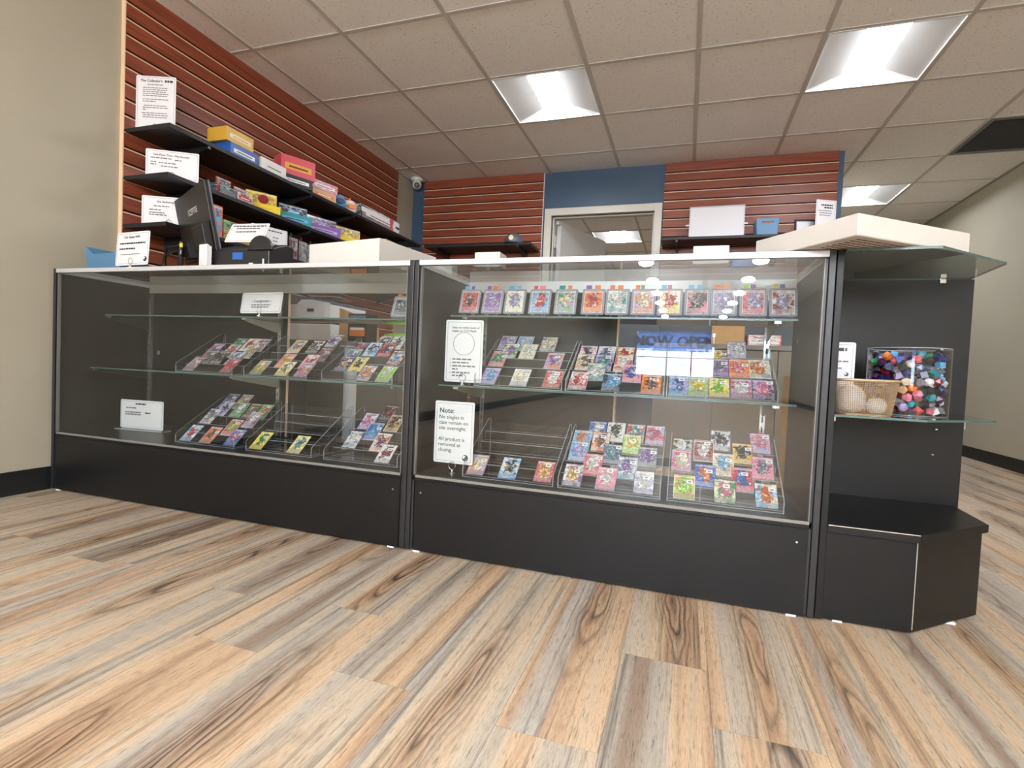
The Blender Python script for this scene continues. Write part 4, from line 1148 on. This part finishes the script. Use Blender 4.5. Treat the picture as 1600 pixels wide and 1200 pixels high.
# big rotated box whose corner overhangs
t = thing('white_carton', 'large flat white carton set cornerwise over the case end', 'box', (2.82, -1.03, 0.9668), (0, 0, R(37)))
G().box(0, 0.385, 0, 0.31, 0, 0.052).build('body', 'carton', t, bevel=0.002)
G().box(0.002, 0.383, -0.0012, 0, 0.002, 0.05).build('side_flap', 'carton', t)
G().box(-0.0012, 0, 0.0, 0.308, 0.002, 0.05).build('end_flap', 'carton', t)
g = G()
rg = random.Random(5)
for k in range(7):
    x = 0.03
    while x < 0.2 - 0.012 * k:
        e = x + rg.uniform(0.008, 0.02)
        g.box(x, e, 0.022 + k * 0.016, 0.027 + k * 0.016, -0.0006, 0.0)
        x = e + 0.004
g.build('printed_lines', 'c_brown', t)
for lab, x, y, a, b, h in (('small white box on the short case near the centre posts', 1.80, -0.72, 0.09, 0.07, 0.05), ('small white box on the short case near the blue packet', 2.515, -0.70, 0.10, 0.07, 0.055)):
    carton_box('white_deck_box', lab, (x, y, 0.9655), 0, a, b, h)
t = thing('blue_packet', 'small blue packet on the short case beside a white box', 'packet', (2.612, -0.66, 0.9655))
G().box(-0.035, 0.035, -0.03, 0.03, 0, 0.045).build('wrapper', 'c_blue', t, bevel=0.003)
G().box(-0.03, 0.03, -0.0306, -0.03, 0.028, 0.036).build('printed_stripe', 'c_white', t)

# ---- monitor, seen from behind
mx, my = (0.112 + 0.54) / 2, (-0.537 - 0.75) / 2
t = thing('monitor', 'black computer monitor seen from behind on the long case', 'monitor', (mx, my + 0.02, 0.9655), (0, 0, math.atan2(-0.213, 0.428)))
TA = R(11)
def tilted(o):
    p = Vector((0, 0, 0.235))
    o.rotation_euler = (TA, 0, 0)
    o.location = p - Matrix.Rotation(TA, 3, 'X') @ p
    return o
tilted(G().box(-0.239, 0.239, -0.004, 0.012, 0.085, 0.385).build('panel', 'blackp', t, bevel=0.003))
tilted(G().box(-0.239, 0.239, 0.012, 0.018, 0.085, 0.385).build('bezel', 'greyp', t, bevel=0.001))
tilted(G().box(-0.228, 0.228, 0.018, 0.0185, 0.1, 0.374).build('screen', 'rubber', t))
tilted(G().prism([(-0.005, 0.10), (-0.038, 0.112), (-0.038, 0.21), (-0.005, 0.225)][::-1], 0.075, 0.225, 'x').build('rear_housing', 'blackp', t, bevel=0.003))
tilted(G().box(-0.06, 0.02, -0.05, -0.004, 0.09, 0.16).build('port_block', 'rubber', t, bevel=0.002))
tilted(text('SCEPTRE', 0.036, 'c_white', t, 0.02, 0.282, -0.0052, 'CENTER', 0.0002, 'printed_logo'))
G().tube([(-0.045, -0.045, 0.012), (-0.045, -0.04, 0.16)], 0.011, 10).build('stand_post', 'blkmetal', t)
G().prism(rrect(-0.14, 0.06, -0.12, 0.07, 0.02), 0.0, 0.012).build('stand_foot', 'blackp', t)
G().box(-0.03, -0.005, -0.0505, -0.05, 0.10, 0.118).build('white_sticker', 'paper', t)
G().tube([(-0.02, -0.052, 0.14), (-0.08, -0.09, 0.13), (-0.15, -0.08, 0.07), (-0.19, -0.05, 0.006)], 0.0035, 8).build('cable', 'rubber', t, smooth=True)
G().tube([(-0.03, -0.052, 0.12), (-0.07, -0.10, 0.09), (-0.075, -0.11, 0.03), (-0.06, -0.115, 0.016)], 0.003, 8).build('cable', 'rubber', t, smooth=True)
G().box(0.0, 0.02, -0.06, -0.05, 0.125, 0.145).build('yellow_plug', 'c_yellow', t, bevel=0.002)
t = thing('blank_card_stack', 'small stack of blank white cards standing beside the monitor', 'cards', (0.565, -0.775, 0.9655), (0, 0, R(-10)))
G().box(-0.03, 0.03, -0.012, 0.012, 0.0, 0.012).build('card_stand', 'blackp', t)
for k in range(4):
    G().box(-0.03 + 0.002 * k, 0.026 + 0.002 * k, -0.008 + 0.004 * k, -0.006 + 0.004 * k, 0.0122, 0.108 - 0.003 * k).build('blank_card', 'paper', t)

# ---- till stand
t = thing('till_stand', 'black till printer on the long case with blue sticker', 'till', (0.725, -0.67, 0.9655), (0, 0, R(4)))
G().prism([(-0.075, 0.0), (0.075, 0.0), (0.075, 0.125), (0.03, 0.131), (-0.05, 0.10), (-0.075, 0.085)], -0.145, 0.125, 'x').build('body', 'blackp', t, bevel=0.004)
G().prism([(0.02, 0.088)] + [(0.08 + 0.055 * math.cos(R(a)), 0.088 + 0.058 * math.sin(R(a))) for a in range(180, -1, -15)], 0.06, 0.077, 'y').build('roll_cover', 'blackp', t, bevel=0.002)
G().box(-0.05, 0.0, -0.0765, -0.0755, 0.05, 0.078).build('blue_sticker', 'c_blue', t)
G().box(0.03, 0.05, -0.0765, -0.0755, 0.012, 0.036).build('white_sticker', 'paper', t)
G().tube([(0.105, -0.082, 0.0), (0.105, -0.082, 0.05)], 0.005, 10).build('chrome_pin', 'chrome', t)

# ================================================================== end shelf goods
t = thing('mesh_basket', 'taupe wire mesh basket holding white pouches on the end shelf', 'basket', (2.922, -0.775, 0.5425))
def bpath(z, s, n=6):
    hw, hd, r = 0.075 * s, 0.055 * s, 0.03 * s
    return [(x, y, z) for x, y in rrect(-hw, hw, -hd, hd, r, n)]
G().tube(bpath(0.092, 1.0), 0.0035, 8, closed=True).build('rim', 'wire', t, smooth=True)
g = G()
for k in range(19):
    z = 0.003 + 0.0047 * k
    g.tube(bpath(z, 0.84 + 0.16 * z / 0.092, 4), 0.0007, 4, closed=True)
lo, hi = [], []
def dense(z, s, n):
    p = [Vector(q) for q in bpath(z, s, 6)]
    p.append(p[0])
    L_ = [0]
    for a, b in zip(p, p[1:]): L_.append(L_[-1] + (b - a).length)
    out = []
    for k in range(n):
        d = L_[-1] * k / n
        i = max(j for j in range(len(L_) - 1) if L_[j] <= d)
        f = (d - L_[i]) / max(1e-9, L_[i + 1] - L_[i])
        out.append(p[i].lerp(p[i + 1], f))
    return out
for a, b in zip(dense(0.002, 0.84, 84), dense(0.091, 1.0, 84)):
    g.tube([a, b], 0.0007, 4)
g.build('wire_mesh', 'wire', t)
G().prism([(x, y) for x, y, z in bpath(0, 0.83)], 0.0, 0.0012).build('base_plate', 'wire', t)
for lab, x, y, sx, sz in (('white cloth pouch lying in the mesh basket, rim side', -0.027, -0.002, 0.035, 0.078), ('white cloth pouch lying flat in the mesh basket', 0.034, 0.0, 0.025, 0.045)):
    q = thing('white_pouch', lab, 'pouch', (2.922 + x, -0.775 + y, 0.5438))
    G().lathe([(0.012, 0.0), (sx, 0.012), (sx * 1.02, sz * 0.6), (sx * 0.7, sz * 0.9), (0.006, sz)], 20).build('pouch_body', 'paper', q, smooth=True)
    G().tube([(sx * 0.72 * math.cos(R(k)), sx * 0.72 * math.sin(R(k)), sz * 0.9) for k in range(0, 360, 20)], 0.001, 5, closed=True).build('drawstring', 'c_cream', q)

JX, JY, JZ, JR, JH = 3.062, -0.652, 0.5424, 0.100, 0.186
t = thing('dice_jar', 'clear acrylic jar full of coloured dice on the end shelf', 'jar', (JX, JY, JZ))
n = 48
g = G()
for r0, flip in ((JR, 1), (JR - 0.003, -1)):
    vs = [(r0 * math.cos(2 * math.pi * k / n), r0 * math.sin(2 * math.pi * k / n), z) for z in (0.0, JH) for k in range(n)]
    fs = [(k, (k + 1) % n, n + (k + 1) % n, n + k)[::flip] for k in range(n)]
    g.add(vs, fs)
g.build('jar_wall', 'acry', t, smooth=True)
G().lathe([(JR, JH - 0.0003), (JR, JH + 0.0015), (JR - 0.003, JH + 0.0015), (JR - 0.003, JH - 0.0003)], n, caps=False).build('jar_rim', 'acryedge', t)
G().prism([((JR - 0.003) * math.cos(2 * math.pi * k / n), (JR - 0.003) * math.sin(2 * math.pi * k / n)) for k in range(n)], 0.0003, 0.003, 'z', 0, 1).build('jar_floor', ['acry', 'acryedge'], t)

# dice: dropped one by one into the jar, the half that shows
ph = (1 + 5 ** 0.5) / 2
def hull(pts, r):
    import bmesh
    bm = bmesh.new()
    for q in pts: bm.verts.new(Vector(q).normalized() * r)
    bmesh.ops.convex_hull(bm, input=bm.verts)
    bmesh.ops.dissolve_limit(bm, angle_limit=R(2), verts=bm.verts, edges=bm.edges)
    vs = [tuple(q.co) for q in bm.verts]
    bm.verts.index_update()
    fs = [[q.index for q in f.verts] for f in bm.faces]
    bm.free()
    return vs, fs
ico = [(0, s, u * ph) for s in (-1, 1) for u in (-1, 1)] + [(s, u * ph, 0) for s in (-1, 1) for u in (-1, 1)] + [(u * ph, 0, s) for s in (-1, 1) for u in (-1, 1)]
dod = [(a, b, c) for a in (-1, 1) for b in (-1, 1) for c in (-1, 1)] + [(0, s / ph, u * ph) for s in (-1, 1) for u in (-1, 1)] + [(s / ph, u * ph, 0) for s in (-1, 1) for u in (-1, 1)] + [(u * ph, 0, s / ph) for s in (-1, 1) for u in (-1, 1)]
cub = [(a, b, c) for a in (-1, 1) for b in (-1, 1) for c in (-1, 1)]
octa = [(1, 0, 0), (-1, 0, 0), (0, 1, 0), (0, -1, 0), (0, 0, 1), (0, 0, -1)]
tet = [(1, 1, 1), (1, -1, -1), (-1, 1, -1), (-1, -1, 1)]
KINDS = [('twenty-sided', ico, 0.0134), ('twelve-sided', dod, 0.0130), ('six-sided', cub, 0.0142), ('eight-sided', octa, 0.0138), ('four-sided', tet, 0.0148)]
for _n, _c in (('die_red', 'rose'),):
    pass
DCOL = ['blue', 'skyblue', 'slate', 'slate', 'navy', 'white', 'white', 'cream', 'green', 'teal', 'lavender', 'lavender', 'rose', 'orange', 'crimson', 'grey', 'grey', 'black', 'black', 'tan', 'plum', 'pink']
for _k in DCOL:
    MT['d_' + _k] = mat('dice_resin_' + _k, RGB[_k], 0.25, coat=0.4, noise=0.25, nscale=110)
dice_cache = {}
rg = random.Random(11)
placed = []
D = 0.0225
view = Vector((CX - JX, CY - JY, 0)).normalized()
fails = 0
while fails < 40 and len(placed) < 230:
    best = None
    for _ in range(40):
        a = rg.uniform(-math.pi, math.pi)
        rad = (JR - 0.0172) * math.sqrt(rg.uniform(0.1, 1))
        x, y = rad * math.cos(a), rad * math.sin(a)
        s = x * view.x + y * view.y
        if rad < 0.035 or s < -0.045: continue
        z = 0.003 + D / 2 + 0.0012
        for q in placed:
            d2 = (q[0] - x) ** 2 + (q[1] - y) ** 2
            if d2 < D * D: z = max(z, q[2] + math.sqrt(D * D - d2))
        if best is None or z < best[2]: best = (x, y, z)
    if best is None or best[2] > JH - 0.008: fails += 1; continue
    placed.append(best)
for n_, (x, y, z) in enumerate(placed):
    kd = rg.choices(range(5), (7, 3, 3, 2, 1))[0]
    co = rg.choice(DCOL)
    if (kd, co) not in dice_cache:
        vs, fs = hull(KINDS[kd][1], KINDS[kd][2])
        dice_cache[(kd, co)] = G().add(vs, fs).mesh('die', 'd_' + co)
    o = link('polyhedral_die', dice_cache[(kd, co)], None, (JX + x, JY + y, JZ + z), (rg.uniform(0, 6), rg.uniform(0, 6), rg.uniform(0, 6)))
    tag(o, f'{co} {KINDS[kd][0]} die lying in the clear dice jar', 'die', f'{co} {KINDS[kd][0]} dice in the jar')

# ================================================================== behind the counter
t = thing('back_desk', 'grey laminate desk behind the long case carrying the printer', 'desk', (-0.155, 0.06, 0))
G().box(0.0, 0.86, 0.0, 1.5, 0.70, 0.73).build('desk_top', 'deskgrey', t, bevel=0.002)
for k in range(3):
    d = G().box(0.825, 0.84, 0.01 + k * 0.495, 0.495 + k * 0.495, 0.06, 0.695).build('desk_door', 'cabinet', t)
    G().box(0.84, 0.848, 0.43 + k * 0.495, 0.44 + k * 0.495, 0.45, 0.6).build('handle', 'alu', d)
for k in range(3):
    G().box(0.01 + k * 0.272, 0.278 + k * 0.272, -0.004, 0.01, 0.06, 0.695).build('end_panel', 'cabinet', t)
G().box(0.02, 0.825, 0.01, 1.49, 0.03, 0.70).build('carcass', 'cabinet', t)
G().box(0.02, 0.80, 0.02, 1.48, 0.0, 0.03).build('toe_kick', 'base', t)
t = thing('laser_printer', 'white and grey laser printer on the desk behind the case', 'printer', (0.035, 0.68, 0.7302))
G().box(-0.19, 0.19, -0.2, 0.2, 0.0, 0.125).build('paper_drawer_body', 'whitep', t, bevel=0.006)
G().box(-0.19, 0.185, -0.2, 0.2, 0.14, 0.255).build('upper_body', 'whitep', t, bevel=0.006)
G().box(-0.18, 0.175, -0.19, 0.19, 0.125, 0.14).build('output_slot', 'rubber', t)
G().prism([(-0.19, 0.2555), (0.185, 0.2555), (0.185, 0.268), (0.05, 0.30), (-0.19, 0.32)], -0.2, 0.2, 'y').build('scanner_lid', 'greyp', t, bevel=0.003)
G().prism([(-0.11, 0.235), (0.184, 0.235), (0.184, 0.262), (0.04, 0.285), (-0.05, 0.285)], 0.2, 0.203, 'y').build('lid_front', 'whitep', t)
G().box(0.0, 0.055, -0.2045, -0.2032, 0.205, 0.225).build('name_plate', 'ink', t)
t = thing('paper_sheet', 'white sheet of paper lying on the printer lid', 'paper', (0.03, 0.72, 1.0512), (0, 0, R(20)))
G().box(-0.11, 0.11, -0.14, 0.14, 0.0, 0.002).build('sheet', 'paper', t)
t = thing('cardboard_box', 'open brown cardboard box with raised flap beside the printer', 'box', (0.475, 0.44, 0.7302))
G().box(-0.08, 0.08, -0.1, 0.1, 0, 0.10).build('body', 'cardboard', t)
G().prism([(-0.08, 0.10), (0.08, 0.10), (0.08, 0.165), (-0.08, 0.215)], 0.096, 0.1, 'y').build('flap', 'cardboard', t)
t = thing('game_box', 'black game box with orange lettering behind the long case', 'box', (0.635, 0.24, 0.7302))
G().box(-0.062, 0.062, -0.055, 0.055, 0.0, 0.165).build('carton', 'blackp', t)
q = G().box(-0.052, 0.052, -0.0556, -0.055, 0.035, 0.085).build('orange_print', 'c_orange', t)
G().box(-0.045, 0.045, -0.0562, -0.0556, 0.07, 0.085).build('white_print', 'c_white', q)
G().box(-0.055, 0.055, -0.0556, -0.055, 0.11, 0.155).build('grey_print', 'c_slate', t)
t = thing('counter_post', 'white round post behind the long case', 'post', (0.745, -0.02, 0))
G().lathe([(0.034, 0.012), (0.034, 0.69)], 24).build('tube', 'whitep', t, smooth=True)
G().lathe([(0.06, 0.0), (0.06, 0.008), (0.035, 0.012)], 24).build('floor_flange', 'whitep', t)
G().lathe([(0.035, 0.69), (0.06, 0.694), (0.06, 0.70)], 24).build('top_flange', 'whitep', t)
t = thing('green_stool', 'stool with lime green seat and grey leg behind the long case', 'stool', (1.13, -0.02, 0))
G().lathe([(0.03, 0.735), (0.15, 0.74), (0.16, 0.75), (0.155, 0.765), (0.0005, 0.77)], 32).build('seat', 'c_lime', t, smooth=True)
G().lathe([(0.024, 0.03), (0.024, 0.735)], 20).build('stem', 'alu', t, smooth=True)
G().lathe([(0.16, 0.0), (0.16, 0.01), (0.03, 0.03)], 32).build('foot', 'alu', t)

t = thing('storage_cabinet', 'grey laminate cabinet behind the short case under brown cartons', 'cabinet', (2.26, 1.20, 0))
G().box(0.0, 1.12, 0.02, 0.55, 0.06, 0.80).build('carcass', 'cabinet', t)
G().box(-0.01, 1.13, -0.005, 0.56, 0.80, 0.83).build('cabinet_top', 'cabinet', t, bevel=0.002)
for k in range(3):
    d = G().box(0.004 + k * 0.373, 0.37 + k * 0.373, 0.0, 0.018, 0.065, 0.795).build('cabinet_door', 'deskgrey', t)
    G().box(0.33 + k * 0.373, 0.338 + k * 0.373, -0.012, 0.0, 0.6, 0.72).build('handle', 'alu', d)
G().box(0.02, 1.10, 0.05, 0.53, 0.0, 0.06).build('toe_kick', 'base', t)
G().box(-0.3, 1.12, 0.545, 0.56, 0.8305, 1.36).build('added_dark_panel', 'slatepanel', t)  # added dark sheet, hides the lit slat wall seen through the case
G().box(-0.3, -0.002, 0.50, 0.545, 0.0, 1.36).build('added_dark_side', 'slatepanel', t)
t = thing('cardboard_box', 'closed brown cardboard box on the grey cabinet', 'box', (2.72, 1.42, 0.8302), (0, 0, R(-2)))
G().box(-0.1, 0.1, -0.1, 0.1, 0.0, 0.16).build('body', 'cardboard', t)
G().box(-0.1005, 0.1005, -0.012, 0.012, 0.1602, 0.1606).build('packing_tape', 'c_tan', t)
t = thing('red_striped_carton', 'red and white striped carton on the grey cabinet', 'box', (2.94, 1.42, 0.8302))
art(G().box(-0.1, 0.1, -0.08, 0.08, 0.0, 0.075).build('carton', 'art', t), 'red', 'white', 'white', 'red')
G().box(-0.09, 0.09, -0.0806, -0.08, 0.02, 0.03).build('printed_stripe', 'c_white', t)
t = thing('cardboard_box', 'upright brown cardboard box on the floor behind the case end', 'box', (3.04, 0.2, 0))
G().box(-0.14, 0.14, -0.1, 0.1, 0.0, 0.64).build('body', 'cardboard', t)
G().box(-0.05, 0.06, -0.1008, -0.1002, 0.42, 0.6).build('shipping_label', 'c_cream', t)
